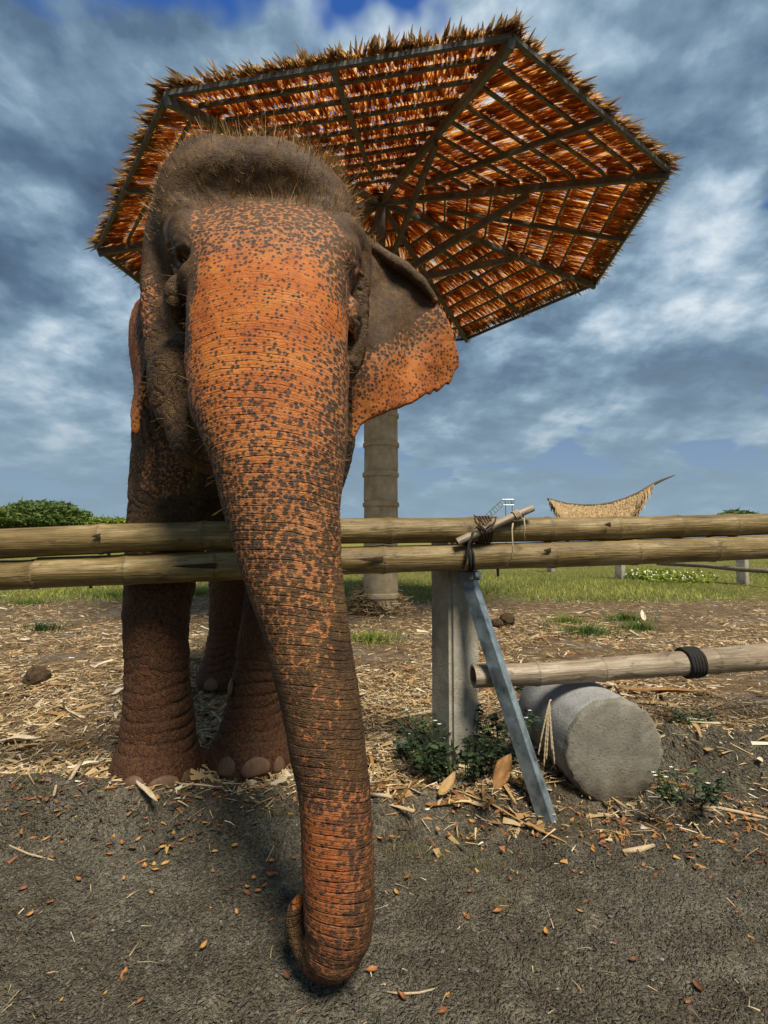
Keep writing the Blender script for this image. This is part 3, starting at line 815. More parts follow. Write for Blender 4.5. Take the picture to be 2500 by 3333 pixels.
    # eyes
    eye_m, g, b, _ = material('dark_eye'); b.inputs['Base Color'].default_value = (.012, .008, .005, 1); b.inputs['Roughness'].default_value = .4; b.inputs['Specular IOR Level'].default_value = .6
    for (px, py, r) in ((396, 568, .024), (773, 618, .022)):
        q = surf(px, py); bm = bmesh.new(); bmesh.ops.create_uvsphere(bm, u_segments=20, v_segments=14, radius=r)
        me = bpy.data.meshes.new('eye'); bm.to_mesh(me); bm.free(); me.materials.append(eye_m); me.polygons.foreach_set('use_smooth', np.ones(len(me.polygons), dtype=bool))
        e = link('eye', me, o); e.location = tuple(q + np.array([0, r * .8, 0]))
    # toenails
    def nail(px, py, w, h, lab=None):
        q = surf(px, py); bm = bmesh.new(); bmesh.ops.create_uvsphere(bm, u_segments=16, v_segments=10, radius=1)
        qa, qb = surf(px - 6, py), surf(px + 6, py)
        t = qb - qa; ang = math.atan2(t[1], t[0])
        for v in bm.verts: v.co = Vector((v.co.x * w * (1 - .12 * v.co.z), v.co.y * .013, max(v.co.z, -.75) * h))
        me = bpy.data.meshes.new('toenail'); bm.to_mesh(me); bm.free(); me.materials.append(M['nail']); me.polygons.foreach_set('use_smooth', np.ones(len(me.polygons), dtype=bool))
        e = link('toenail', me, o); e.location = tuple(q + np.array([0, .000, -.004])); e.rotation_euler = (math.radians(-10), 0, ang)
    for a in ((289, 1691, .044, .030), (352, 1693, .064, .034), (404, 1683, .034, .046), (490, 1656, .042, .044), (553, 1656, .064, .042), (602, 1650, .032, .038), (456, 1479, .050, .045), (499, 1483, .050, .040)):
        nail(*a)
    # hair: crown, brow, chin
    r = np.random.default_rng(11)
    head = (y < 2.5) & (x > -.98) & (x < -.02)
    ia = np.nonzero(head & (z > z.max() - .17) & (N[:, 2] > .2) & (N[:, 1] < .8))[0]; wa = .15 + (vnoise(V[ia], 14, 5) > -.1) * (N[ia][:, 1] > -.35); ia = r.choice(ia, 2200, p=wa / wa.sum())
    ib = np.nonzero(head & (z > P(560, 480, 1.85)[2]) & (N[:, 1] < -.1))[0]; wb = .25 + np.exp(-((z[ib] - P(580, 400, 1.9)[2]) / .10) ** 2) + .5 * (x[ib] > -.35); wb = wb * (z[ib] < P(560, 318, 1.95)[2]) + .03; ib = r.choice(ib, 1300, p=wb / wb.sum())
    ids = np.concatenate([ia, ib]); top = np.arange(len(ids)) < len(ia)
    b0 = V[ids]; nn = N[ids]; cxh = P(575, 430, 1.9)[0]
    lat = np.stack([(b0[:, 0] - cxh) * 1.6, np.zeros(len(ids)), np.zeros(len(ids))], -1)
    d = unit(nn * .7 + np.array([0, -.12, .75]) + lat + r.normal(size=nn.shape) * .30)
    L = np.where(top, .022 + .052 * r.random(len(ids)), .012 + .038 * r.random(len(ids)) ** 1.4)
    sd = unit(np.cross(d, r.normal(size=d.shape))); bend = r.normal(size=d.shape) * (L * .32)[:, None] + np.array([0, -.006, .004])
    Vh, Fh, ix = strips(b0 - d * .003, d, sd, L, np.where(top, .0032, .0022), bend, 3, 1.0, .25)
    hm = tinted('elephant_hair', [(.0, (.035, .018, .008)), (.4, (.20, .12, .035)), (1., (.62, .36, .13))], .5, .2, .1, 30)
    hair = link('hair', mesh_np('hair', Vh - base, Fh, hm, True, np.where(top, .35 + .6 * r.random(len(ids)), r.random(len(ids)))[ix]), None); hair.parent = o; tag(hair, kind='stuff')
    ids = np.nonzero((y < 2.5) & (z > P(560, 520, 1.95)[2]) & (N[:, 1] < .7) & (x > -1.0) & (x < 0.0) & (dep < .5))[0]; ids = r.choice(ids, 1800)
    nn = N[ids]; d = unit(nn * .8 + np.array([0, -.15, .45]) + r.normal(size=nn.shape) * .3); sd = unit(np.cross(d, r.normal(size=d.shape)))
    Vh, Fh, ix = strips(V[ids] - d * .002, d, sd, .005 + .010 * r.random(len(ids)), .0017, r.normal(size=d.shape) * .003, 2, 1.0, .2)
    fz = link('fuzz', mesh_np('fuzz', Vh - base, Fh, hm, True, (.15 + .6 * r.random(len(ids)))[ix]), None); fz.parent = o; tag(fz, kind='stuff')
    # sparse bristles down the flank, chin and ear rim
    sel = (((x < -1.02) & (z > .9) & (y < 2.9)) | ((y < 2.2) & (z < 2.0) & (z > .9) & (np.abs(u) > .85) & (y < 1.9))) & (N[:, 1] < .6)
    ids = r.choice(np.nonzero(sel)[0], 900); nn = N[ids]; d = unit(nn + r.normal(size=nn.shape) * .35 + np.array([0, 0, -.25]))
    sd = unit(np.cross(d, r.normal(size=d.shape)))
    Vh, Fh, ix = strips(V[ids], d, sd, .012 + .025 * r.random(900), .0012, r.normal(size=d.shape) * .004, 2, 1.0, .2)
    br = link('bristle', mesh_np('bristle', Vh - base, Fh, hm, True, (.3 + .4 * r.random(900))[ix]), None); br.parent = o; tag(br, kind='stuff')


elephant()
print('elephant', time.time() - T0)


# ------------------------------------------------------------------ thatched shelter on a concrete column
def shelter():
    k = .893; R = 4.1435 * k; a0 = 4.2123; cx, cy = -.045, 8.2899 * k; ze = CAMH + 4.5 * k; rise = 1.1948 * k; tx, ty = .0748, .0356
    Vx = []
    for i in range(8):
        dx, dy = R * math.cos(a0 + i * math.pi / 4), R * math.sin(a0 + i * math.pi / 4)
        Vx.append(np.array([cx + dx, cy + dy, ze + tx * dx + ty * dy]))
    A = np.array([cx, cy, ze + rise])
    t = thing('thatched_shelter', (cx, cy, on_ground(cx, cy)), 'octagonal thatched sunshade on a ringed concrete column behind the elephant', 'shelter')
    st = M['steel_dark']
    # column of stacked concrete rings
    z = -.12; n = 0; ring_me = None; hgt = .425
    while z < 3.4:
        if ring_me is None:
            prof = [(.238, 0), (.243, .02), (.240, .30), (.240, .335), (.258, .345), (.262, .375), (.258, .40), (.240, .41), (.238, .4235)]
            mb = MB(); V = []; F = []; s = 36
            for (r, h) in prof:
                for q in range(s): V.append((r * math.cos(2 * math.pi * q / s), r * math.sin(2 * math.pi * q / s), h))
            for i in range(len(prof) - 1):
                for q in range(s): F.append((i * s + q, i * s + (q + 1) % s, (i + 1) * s + (q + 1) % s, (i + 1) * s + q))
            F.append(tuple(range(s - 1, -1, -1))); F.append(tuple((len(prof) - 1) * s + q for q in range(s)))
            mb.add(V, F); ring_me = mb.mesh('concrete_ring', M['concrete_pipe'])
        o = link('concrete_ring', ring_me, t); o.location = (cx + random.uniform(-.004, .004), cy, z); sharp(o, 40); o.rotation_euler.z = random.random() * 6; z += hgt; n += 1
    J = P(818, 618, cy); J[0] = cx
    mb = MB(); mb.box((cx, cy, (z + A[2]) / 2), (.13, .13, A[2] - z + .02), None, .006); mb.build('steel_post', st, t)
    # frame
    under = np.array([0, 0, -.055])
    for i in range(8):
        nx = (i + 1) % 8; a, b = Vx[i], Vx[nx]; mid = (a + b) / 2
        MB().beam(A + under * 1.9, a + under * 1.6, 0.058, .085, bevel=.004).build('hip_rafter', st, t)
        MB().beam(A * .72 + mid * .28 + under * 1.2, mid + under * 1.2, 0.042, .06, bevel=.004).build('mid_rafter', st, t)
        MB().beam(a + under * .7, b + under * .7, .035, .05, bevel=.004).build('edge_beam', st, t)
        top = A + (a - A) * .58 + under * 3.2
        MB().beam((J + (top - J) * .01), top, .055, .09, bevel=.004).build('strut', st, t)
        for j in range(1, 11):
            f = j / 11
            if f < .1: continue
            p0 = A + (a - A) * f; p1 = A + (b - A) * f
            MB().beam(p0, p1, .028, .036).build('purlin', st, t)
    # thatch: overlapping rows of dry grass per panel
    r = np.random.default_rng(5)
    for i in range(8):
        a, b = Vx[i], Vx[(i + 1) % 8]; mid = (a + b) / 2; e = unit(b - a); down = unit(mid - A); nrm = unit(np.cross(e, down)); nrm = nrm if nrm[2] > 0 else -nrm
        EL = np.linalg.norm(b - a); SL = np.linalg.norm(mid - A)
        bs, ds, ls, ws, tn = [], [], [], [], []
        for j in range(0, 11):
            f = (j + .1) / 11; w = EL * (f + .07); cnt = int(w / .0042) + 6
            uu = (r.random(cnt) - .5) * w
            keep = vnoise(np.stack([uu * 5 + i * 9, np.full(cnt, j * 3.1), np.zeros(cnt)], -1), 1.0, 5) + r.random(cnt) * 1.1 > -.20
            uu = uu[keep]; cnt = len(uu)
            p = A + down * (SL * f + r.normal(size=cnt) * .015)[:, None] + e * uu[:, None] + nrm * (.035 + .03 * r.random(cnt))[:, None]
            d = unit(down + e * (r.normal(size=cnt) * .13)[:, None] + nrm * (-.035 + .05 * r.random(cnt))[:, None])
            L = SL / 11 * (1.12 + .5 * r.random(cnt)) if j < 10 else SL / 11 * (.92 + .22 * r.random(cnt))
            bs.append(p); ds.append(d); ls.append(L); ws.append(.014 + .014 * r.random(cnt)); tn.append(np.clip(.28 + .55 * r.random(cnt) + .1 * r.normal(size=cnt), 0, 1))
        # ragged eave: bundles that stick out past the edge
        for lay in range(3):
            cnt = int(EL / (.019 if lay else .012)); uu = (r.random(cnt) - .5) * (EL + .16)
            clump = vnoise(np.stack([uu * 9, np.full(cnt, i * 7.7), np.zeros(cnt)], -1), 1.0, 8)
            p = mid + e * uu[:, None] + down * (-.07 - .04 * lay + .04 * r.normal(size=cnt))[:, None] + nrm * (.025 + .018 * lay + .015 * r.random(cnt))[:, None]
            side = (uu / (EL / 2)) ** 3 * .35
            d = unit(down + e * (side + .35 * clump + r.normal(size=cnt) * .2)[:, None] + nrm * (-.02 + .05 * lay + .14 * r.normal(size=cnt))[:, None])
            bs.append(p); ds.append(d); ls.append(.09 + .10 * r.random(cnt) + .05 * clump + .02 * lay); ws.append(.020 + .018 * r.random(cnt)); tn.append(np.clip(.3 + .5 * r.random(cnt) + .1 * lay, 0, 1))
        n_in = sum(len(q) for q in bs[:11]); bs, ds, ls, ws, tn = map(np.concatenate, (bs, ds, ls, ws, tn)); N = len(bs)
        roll = r.normal(size=N) * .35
        sd = unit(np.cross(ds, nrm)); sd = unit(sd * np.cos(roll)[:, None] + nrm * np.sin(roll)[:, None])
        bend = nrm * (-.05 * ls + .03 * r.normal(size=N) * ls)[:, None] + e * (.05 * r.normal(size=N) * ls)[:, None]
        for nm, sl, mt in (('thatch_panel', slice(0, n_in), M['thatch']), ('thatch_fringe', slice(n_in, N), M['fringe'])):
            V, F, ix = strips(bs[sl], ds[sl], sd[sl], ls[sl], ws[sl], bend[sl], 2, .45, .1)
            tag(link(nm, mesh_np(nm, V, F, mt, False, tn[sl][ix]), t), kind='stuff')


shelter()
print('shelter', time.time() - T0)


# ------------------------------------------------------------------ bamboo rails, post, brace
def bamboo(name, pts, nodes, label, mat, group, open_end=(False, False), wob=.004, seed=1):
    """pts: (pixel x, pixel y, depth, diameter); nodes: fractions along the pole where it has rings. Object x runs along the pole"""
    q = [P(x, y, d) for x, y, d, _ in pts]; dia = [p[3] for p in pts]
    A, B = Vector(q[0]), Vector(q[-1]); L = (B - A).length
    cum = np.cumsum([0] + [np.linalg.norm(q[i + 1] - q[i]) for i in range(len(q) - 1)]); cum = cum / cum[-1]
    ts = sorted(set([0., 1.] + list(np.linspace(0, 1, 60)) + [min(max(n + o / L, 0), 1) for n in nodes for o in (-.03, -.014, -.007, -.002, .002, .006, .012, .03)]))
    r = np.random.default_rng(seed); n = 28; V = []; F = []; tint = []
    X = (B - A).normalized(); Yv = Vector((0, 0, 1)).cross(X).normalized(); Zv = X.cross(Yv)
    R = Matrix((X, Yv, Zv)).transposed()
    for t in ts:
        c = Vector([np.interp(t, cum, [w[i] for w in q]) for i in range(3)]); c = R.transposed() @ (c - A)
        rad = np.interp(t, cum, dia) / 2; tn = 0.
        for nd in nodes:
            dd = (t - nd) * L
            rad += .0035 * math.exp(-(dd / .010) ** 2) + .002 * math.exp(-(dd / .035) ** 2) - .003 * math.exp(-(dd / .0018) ** 2)
            tn = max(tn, math.exp(-(dd / .004) ** 2))
        for k in range(n):
            a = 2 * math.pi * k / n; rr = rad * (1 + .008 * math.sin(3 * a + t * 7 + seed))
            V.append((c.x, c.y + rr * math.cos(a), c.z + rr * math.sin(a))); tint.append(tn)
    m = len(ts)
    for i in range(m - 1):
        for k in range(n): F.append((i * n + k, i * n + (k + 1) % n, (i + 1) * n + (k + 1) % n, (i + 1) * n + k))
    mb = MB(); mb.v = V; mb.f = F; mb.t = tint; mb.n = len(V)
    for end, op in ((0, open_end[0]), (m - 1, open_end[1])):
        ring = [end * n + k for k in range(n)]; c = Vector(V[ring[0]]) * 0
        for i in ring: c += Vector(V[i]) / n
        rim = []
        for i in ring: rim.append(len(mb.v)); mb.v.append(tuple(c + (Vector(V[i]) - c) * (.78 if op else .5))); mb.t.append(.2)
        for k in range(n):
            f = (ring[k], rim[k], rim[(k + 1) % n], ring[(k + 1) % n]); mb.f.append(f if end == 0 else f[::-1])
        if op:
            inn = []; s = 1 if end == 0 else -1
            for i in rim: inn.append(len(mb.v)); v = Vector(mb.v[i]); mb.v.append((v.x + s * .18, v.y, v.z)); mb.t.append(1.)
            for k in range(n):
                f = (rim[k], inn[k], inn[(k + 1) % n], rim[(k + 1) % n]); mb.f.append(f if end == 0 else f[::-1])
            mb.f.append(tuple(inn if end == 0 else inn[::-1]))
        else: mb.f.append(tuple(rim if end == 0 else rim[::-1]))
    o = link(name, mb.mesh(name, mat)); o.location = A; o.rotation_euler = R.to_euler(); sharp(o, 50)
    return tag(o, label, 'bamboo pole', group)


def frac(pts, px):
    xs = [p[0] for p in pts]; q = [P(x, y, d) for x, y, d, _ in pts]; cum = np.cumsum([0] + [np.linalg.norm(q[i + 1] - q[i]) for i in range(len(q) - 1)])
    w = np.interp(px, xs, cum) / cum[-1]; return w
def fence():
    top = [(-800, 1216, 1.84, .12), (-120, 1178, 1.98, .116), (0, 1175, 2.02, .116), (250, 1163, 2.08, .115), (480, 1156, 2.14, .113), (740, 1147, 2.21, .107), (1000, 1145, 2.28, .109), (1300, 1142, 2.38, .106), (1659, 1132, 2.52, .102), (1800, 1128, 2.58, .102), (2500, 1112, 2.85, .10)]
    bamboo('bamboo_rail', top, [frac(top, x) for x in (-600, -320, -60, 218, 440, 643, 838, 1018, 1180, 1326, 1456, 1574, 1700, 1900, 2150)], 'long brown bamboo pole, upper of the two crossing behind the trunk', M['bamboo'], 'bamboo poles of the fence', seed=2)
    low = [(84, 1237, 2.05, .121), (250, 1231, 2.09, .120), (480, 1222, 2.14, .121), (740, 1211, 2.21, .117), (1000, 1203, 2.28, .113), (1300, 1195, 2.37, .115), (1659, 1182, 2.50, .110), (1800, 1177, 2.55, .108), (2500, 1160, 2.82, .105)]
    bamboo('bamboo_rail', low, [frac(low, x) for x in (276, 468, 640, 825, 1005, 1188, 1365, 1532, 1690, 1880, 2100)], 'long brown bamboo pole, lower of the two crossing behind the trunk', M['bamboo'], 'bamboo poles of the fence', (True, False), seed=5)
    lf = [(-800, 1278, 1.86, .12), (-120, 1246, 2.00, .118), (0, 1243, 2.03, .117), (86, 1240, 2.05, .109)]
    bamboo('bamboo_rail', lf, [frac(lf, -520), frac(lf, -250), frac(lf, 76), frac(lf, -60)], 'dark bamboo pole butting into the end of the lower rail at far left', M['bamboo'], 'bamboo poles of the fence', (False, False), seed=8)
    lo = [(1022, 1461, 2.30, .098), (1180, 1455, 2.35, .096), (1400, 1438, 2.42, .106), (1659, 1418, 2.50, .122), (1760, 1410, 2.53, .124), (2150, 1385, 2.66, .13)]
    bamboo('bamboo_rail', lo, [frac(lo, x) for x in (1157, 1296, 1537)], 'low weathered grey bamboo pole resting above the concrete cylinder', M['bamboo_grey'], 'bamboo poles of the fence', (True, False), seed=11)
    stk = [(987, 1171, 2.21, .034), (1065, 1135, 2.225, .035), (1151, 1097, 2.25, .031)]
    o = bamboo('bamboo_stick', stk, [.42], 'short bamboo stick lashed slantwise across the upper rail', M['bamboo_grey'], None, (True, False), seed=13)
    # concrete post: square, turned, chamfered, with a broken corner
    c = P(983, 1400, 2.47); zb = on_ground(c[0], c[1]) - .05
    zt = P(983, 1168, 2.47)[2]
    bm = bmesh.new(); bmesh.ops.create_cube(bm, size=1)
    for v in bm.verts: v.co = Vector((v.co.x * .168, v.co.y * .168, v.co.z * (zt - zb)))
    bmesh.ops.bevel(bm, geom=[e for e in bm.edges if abs(e.verts[0].co.z - e.verts[1].co.z) > .2], offset=.016, segments=2, affect='EDGES')
    bmesh.ops.subdivide_edges(bm, edges=[e for e in bm.edges if abs(e.verts[0].co.z - e.verts[1].co.z) > .2], cuts=60)
    bmesh.ops.triangulate(bm, faces=[f for f in bm.faces if len(f.verts) > 4])
    me = bpy.data.meshes.new('concrete_post'); bm.to_mesh(me); bm.free()
    co = np.zeros(len(me.vertices) * 3, dtype=np.float32); me.vertices.foreach_get('co', co); co = co.reshape(-1, 3)
    nz = fbm(co, 14, 3, 3); co[:, :2] *= (1 + .012 * nz)[:, None]
    bad = np.exp(-((co[:, 2] + .12) / .13) ** 2) * sstep(fbm(co, 30, 3, 8), -.4, .5) * (co[:, 0] > .02)
    co[:, :2] *= (1 - .10 * bad)[:, None]
    me.vertices.foreach_set('co', co.ravel()); me.materials.append(M['concrete'])
    o = link('concrete_post', me); o.location = (c[0], c[1], (zb + zt) / 2); o.rotation_euler.z = math.radians(28); sharp(o, 40)
    tag(o, 'square grey concrete fence post carrying the two bamboo rails', 'fence post')
    # galvanised angle brace
    a = P(1018, 1248, 2.30); b = Pground(1196, 1787); b = np.array([b[0], b[1], b[2]]) 
    t = thing('steel_brace', b, 'galvanised steel angle brace leaning from the post to the road', 'brace')
    ax = Vector(b - a).normalized(); e1 = Vector((1, .25, 0)); e1 = (e1 - ax * e1.dot(ax)).normalized(); e2 = ax.cross(e1).normalized()
    if e2.y < 0: e2 = -e2
    if e1.x < 0: e1 = -e1
    th = .006; Lg = (Vector(b) - Vector(a)).length; mb = MB()
    fl = (e2 * .86 - e1 * .5).normalized(); fr = (e1 * .80 + e2 * .6).normalized()         # the two legs of the angle, ridge towards the camera
    for dirn, wd, cut in ((fl, .062, .05), (fr, .050, .0)):
        nn = dirn.cross(ax).normalized(); V = []
        for s_ in (0, 1):
            for uu, vv in ((0, 0), (wd, 0), (wd, th), (0, th)):
                V.append(Vector(a) + ax * ((Lg + .02 - cut * uu / wd) if s_ else -.02) + dirn * uu + nn * (vv if nn.y > 0 else -vv))
        F = [(0, 1, 5, 4), (1, 2, 6, 5), (2, 3, 7, 6), (3, 0, 4, 7), (3, 2, 1, 0), (4, 5, 6, 7)]
        mb.add(V, F)
    o = mb.build('angle_bar', M['galv'], t)
    bmx = bmesh.new(); bmx.from_mesh(o.data); bmesh.ops.recalc_face_normals(bmx, faces=bmx.faces[:]); bmx.to_mesh(o.data); bmx.free()
    q = P(1012, 1243, 2.30); mb = MB(); mb.box(q, (.10, .05, .036), Matrix.Rotation(math.radians(-8), 3, 'Z'), .003).build('bracket', M['steel_dark'], t)
    q2 = P(1033, 1243, 2.265); mb = MB(); mb.box(q2, (.028, .012, .030), None, .002).build('plate', M['galv'], t)
    mb = MB(); mb.tube([P(1033, 1243, 2.26), P(1033, 1243, 2.245)], .009, 6).build('bolt', M['galv'], t)
    for (px, py) in ((1075, 1228), (195, 1262)):
        d = 2.32 if px > 500 else 2.07; q = P(px, py - 8, d); q1 = P(px + 1, py + 17 if px > 500 else py + 9, d)
        o = MB().tube([q, q1], .006, 8).build('bolt', M['steel_dark'], None, True)
        tag(o, 'dark bolt end poking down under the lower rail ' + ('right of the post' if px > 500 else 'at far left'), 'bolt', 'bolts under the lower rail')
    for (px, py, d, l, lab) in ((468, 1222, 2.072, .16, 0), (828, 1208, 2.172, .10, 0), (218, 1158, 2.008, .03, 0), (1190, 1189, 2.27, .035, 0), (1319, 1133, 2.31, .03, 0)):
        a_ = P(px, py, d); V = []; F = []
        for i in range(7):
            t_ = i / 6; w_ = .011 * (1 - t_) ** .7 + .0008; c_ = a_ - np.array([l * t_, -.0 + l * t_ * .28 * -1 * -.0, 0]) + np.array([0, -.28 * l * t_, 0])
            V += [c_ + np.array([0, .0, w_]), c_ + np.array([0, -.004, w_ * .2]), c_ + np.array([0, .0, -w_])]
        for i in range(6): F += [(3 * i, 3 * i + 1, 3 * i + 4, 3 * i + 3), (3 * i + 1, 3 * i + 2, 3 * i + 5, 3 * i + 4)]
        par = [o for o in C.objects if o.name.startswith('bamboo_rail')][1 if py > 1170 else 0]
        kn = MB().add(V, F).build('bud_scar', M['scar'], None, True); kn.parent = par; kn.matrix_parent_inverse = (Matrix.Translation(par.location) @ par.rotation_euler.to_matrix().to_4x4()).inverted()
    # ropes
    def wrap(c, axis_dir, r, turns, rr, n=22, pitch=None):
        X = Vector(axis_dir).normalized(); Yv = Vector((0, 0, 1)).cross(X).normalized(); Zv = X.cross(Yv); pts = []
        for i in range(int(turns * n) + 1):
            a = 2 * math.pi * i / n; pts.append(Vector(c) + X * ((i / n - turns / 2) * (pitch or rr * 1.9)) + (Yv * math.cos(a) + Zv * math.sin(a)) * (r + .0015 * math.sin(i * 1.7)))
        return pts
    def axis_at(pts, px):
        q = [P(x, y, d) for x, y, d, _ in pts]; xs = [p[0] for p in pts]
        f = lambda u: np.array([np.interp(u, xs, [w[i] for w in q]) for i in range(3)])
        return f(px), f(px + 5) - f(px - 5), np.interp(px, xs, [p[3] for p in pts]) / 2
    c, ax_, r = axis_at(lo, 1490)
    o = MB().tube(wrap(c, ax_, r + .007, 5.2, .0085, pitch=.0155), .0088, 7).build('rope_lashing', M['rope'], None, True); tag(o, 'thick black rope wound five times round the low grey pole', 'rope')
    cs, axs, rs = axis_at(stk, 1040); ct, axt, rt = axis_at(top, 1040); cl, axl, rl = axis_at(low, 1010)
    mb = MB(); mb.tube(wrap(cs, axs, rs + .004, 3, .004), .0045, 6)
    for k in range(5):
        cc, aa, _ = axis_at(top, 1028 + 6 * k); mb.tube(wrap(cc, aa, rt + .005, 1.0, .004, 26, .002), .0042, 6)
    loop = [P(1040, 1140, 2.19), P(1028, 1128, 2.18), P(1024, 1112, 2.2), P(1034, 1120, 2.18), P(1048, 1136, 2.185), P(1062, 1118, 2.185), P(1072, 1116, 2.19), P(1068, 1130, 2.19), P(1050, 1142, 2.19)]
    mb.tube(loop, .004, 6)
    o = mb.build('cord_lashing', M['brown_cord'], None, True); tag(o, 'knotted brown cord binding the slanted stick to the upper rail', 'rope')
    mb = MB()
    for k in range(2):
        cc, aa, _ = axis_at(low, 1006 + 7 * k); mb.tube(wrap(cc, aa + np.array([0, 0, .02]) * 0, rl + .005, 1.0, .004, 26, .03), .0062, 6)
    q0 = P(1014, 1172, 2.205); q1 = P(1000, 1228, 2.21)
    mb.tube([P(1022, 1150, 2.20), q0, P(1010, 1195, 2.2), q1], [.006, .008, .008, .005], 6)
    o = mb.build('rope_lashing', M['rope'], None, True); tag(o, 'flat black band round the lower rail above the concrete post', 'rope')
    cs, axs, rs = axis_at(stk, 1115)
    mb = MB(); mb.tube(wrap(cs, axs, rs + .003, 4, .0035), .0036, 6)
    mb.tube([P(1108, 1130, 2.20), P(1106, 1145, 2.19), P(1107, 1170, 2.185), P(1108, 1190, 2.19), P(1104, 1208, 2.20), P(1094, 1222, 2.23)], .0035, 6)
    o = mb.build('twine', M['twine'], None, True); tag(o, 'pale twine wound on the stick with its end hanging over both rails', 'twine')
    mb = MB(); mb.tube([P(1129, 1112, 2.26), P(1132, 1122, 2.235), P(1134, 1140, 2.225), P(1131, 1155, 2.23), P(1135, 1166, 2.25)], .0035, 6)
    o = mb.build('twine', M['twine'], None, True); tag(o, 'short pale twine end hanging over the upper rail right of the stick', 'twine')
    # concrete cylinder lying on the ground
    f = P(1330, 1618, 2.17); rad = .210; zg = on_ground(f[0], f[1]); f[2] = zg + rad - .012
    dirv = unit(np.array([-.10, 1.0, .01])); Lc = .55
    prof = [(0, .0), (.6, .003), (.93, .002), (.965, .006), (.985, .014), (1.0, .03), (1.0, .2), (1.0, .4), (.99, Lc), (0, Lc)]
    Xv = unit(np.cross(dirv, np.array([0, 0, 1.]))); Zv = np.cross(Xv, dirv); V = []; F = []; n = 64; r_ = np.random.default_rng(3); tint = []
    for i, (rr, h) in enumerate(prof):
        for k2 in range(n):
            a = 2 * math.pi * k2 / n; jit = (1 + .018 * r_.normal()) if 3 <= i <= 5 else 1
            V.append(f + dirv * h + rad * rr * jit * (Xv * math.cos(a) + Zv * math.sin(a)))
    nb = len(prof)
    for i in range(nb - 1):
        for k2 in range(n): F.append((i * n + k2, i * n + (k2 + 1) % n, (i + 1) * n + (k2 + 1) % n, (i + 1) * n + k2))
    mb = MB(); mb.add(V, F); o = mb.build('concrete_cylinder', M['concrete_log'])
    o.data.materials.append(M['concrete_face'])
    for pl in o.data.polygons:
        if max(pl.vertices) < 6 * n: pl.material_index = 1
    V0 = Vector(f); 
    for v in o.data.vertices: v.co -= V0
    o.location = f; sharp(o, 45); tag(o, 'stubby solid concrete cylinder lying on its side beside the brace', 'concrete cylinder')
    # posts and rails of the far fence
    for (px, yb, w, lab) in ((1605, 1262, .20, 'grey concrete post of the far fence near the right edge'), (1340, 1250, .20, 'grey concrete post of the far fence among white flowers'), (1190, 1236, .2, 'grey concrete post of the far fence mostly hidden below the lower rail')):
        q = Pground(px, yb); mb = MB(); mb.box((0, 0, .5), (w, w, 1.1), None, .012)
        o = mb.build('concrete_post', M['concrete']); o.location = q; o.rotation_euler.z = math.radians(35); tag(o, lab, 'fence post', 'posts of the far fence')
    q = Pground(1605, 1262)
    o = MB().tube([P(1420, 1217, q[1] + 2.6), P(1520, 1222, q[1] + 1.3), P(1600, 1230, q[1] - .2), P(1800, 1243, q[1] - 2)], .055, 10).build('bamboo_rail', M['bamboo_grey'], None, True)
    tag(o, 'thin pale bamboo pole along the far fence', 'bamboo pole', 'bamboo poles of the fence')


fence()
print('fence', time.time() - T0)


# ------------------------------------------------------------------ loose ground cover
def scatter_straw(name, label_kind, n, ya, yb, xw, Lr, Wr, mat, seed, bias=1.0, tmean=.5, mask=None):
    r = np.random.default_rng(seed)
    t = r.random(n) ** bias; y = ya * (yb / ya) ** t; x = (r.random(n) - .5) * 2 * xw * (y * .78 + .35)
    if mask is not None:
        k = mask(x, y, r); x, y = x[k], y[k]; n = len(x)
    z = terrain(x, y)
    a = r.random(n) * 2 * math.pi; sl = r.normal(size=n) * .14
    d = unit(np.stack([np.cos(a), np.sin(a), sl], -1)); tilt = r.normal(size=n) * .5
    side = unit(np.stack([-np.sin(a), np.cos(a), tilt], -1))
    L = (Lr[0] + (Lr[1] - Lr[0]) * r.random(n) ** 2.2); W = Wr[0] + (Wr[1] - Wr[0]) * r.random(n) ** 1.6
    base = np.stack([x, y, z + .004 + .022 * r.random(n) ** 2], -1) - d * (L / 2)[:, None]
    bend = np.stack([r.normal(size=n) * .12 * L, r.normal(size=n) * .12 * L, -np.abs(r.normal(size=n)) * .1 * L], -1)
    V, F, ix = strips(base, d, side, L, W, bend, 2, .8, .25)
    tn = np.clip(tmean + .22 * r.normal(size=n), 0, 1)
    o = link(name, mesh_np(name, V, F, mat, False, tn[ix])); tag(o, label_kind, None, None, 'stuff'); return o


def litter_mask(x, y, r):
    p = np.stack([x, y, np.zeros_like(x)], -1); n = fbm(p, 1.1, 3, 77)
    edge = (sstep(y, 2.04 + .12 * n, 2.24 + .12 * n) + .25 * sstep(y, 1.86 + .1 * n, 2.1 + .1 * n)) / 1.25 * (1 - .85 * np.exp(-(np.clip(1.22 - x, 0, 9) / .12) ** 2) * np.exp(-((y - 2.33) / .24) ** 4))
    return (r.random(len(x)) < edge * np.clip(.75 + .9 * n, .12, 1)) & (r.random(len(x)) < 1 - .9 * sstep(y + 1.5 * n, 8.2, 10.0))


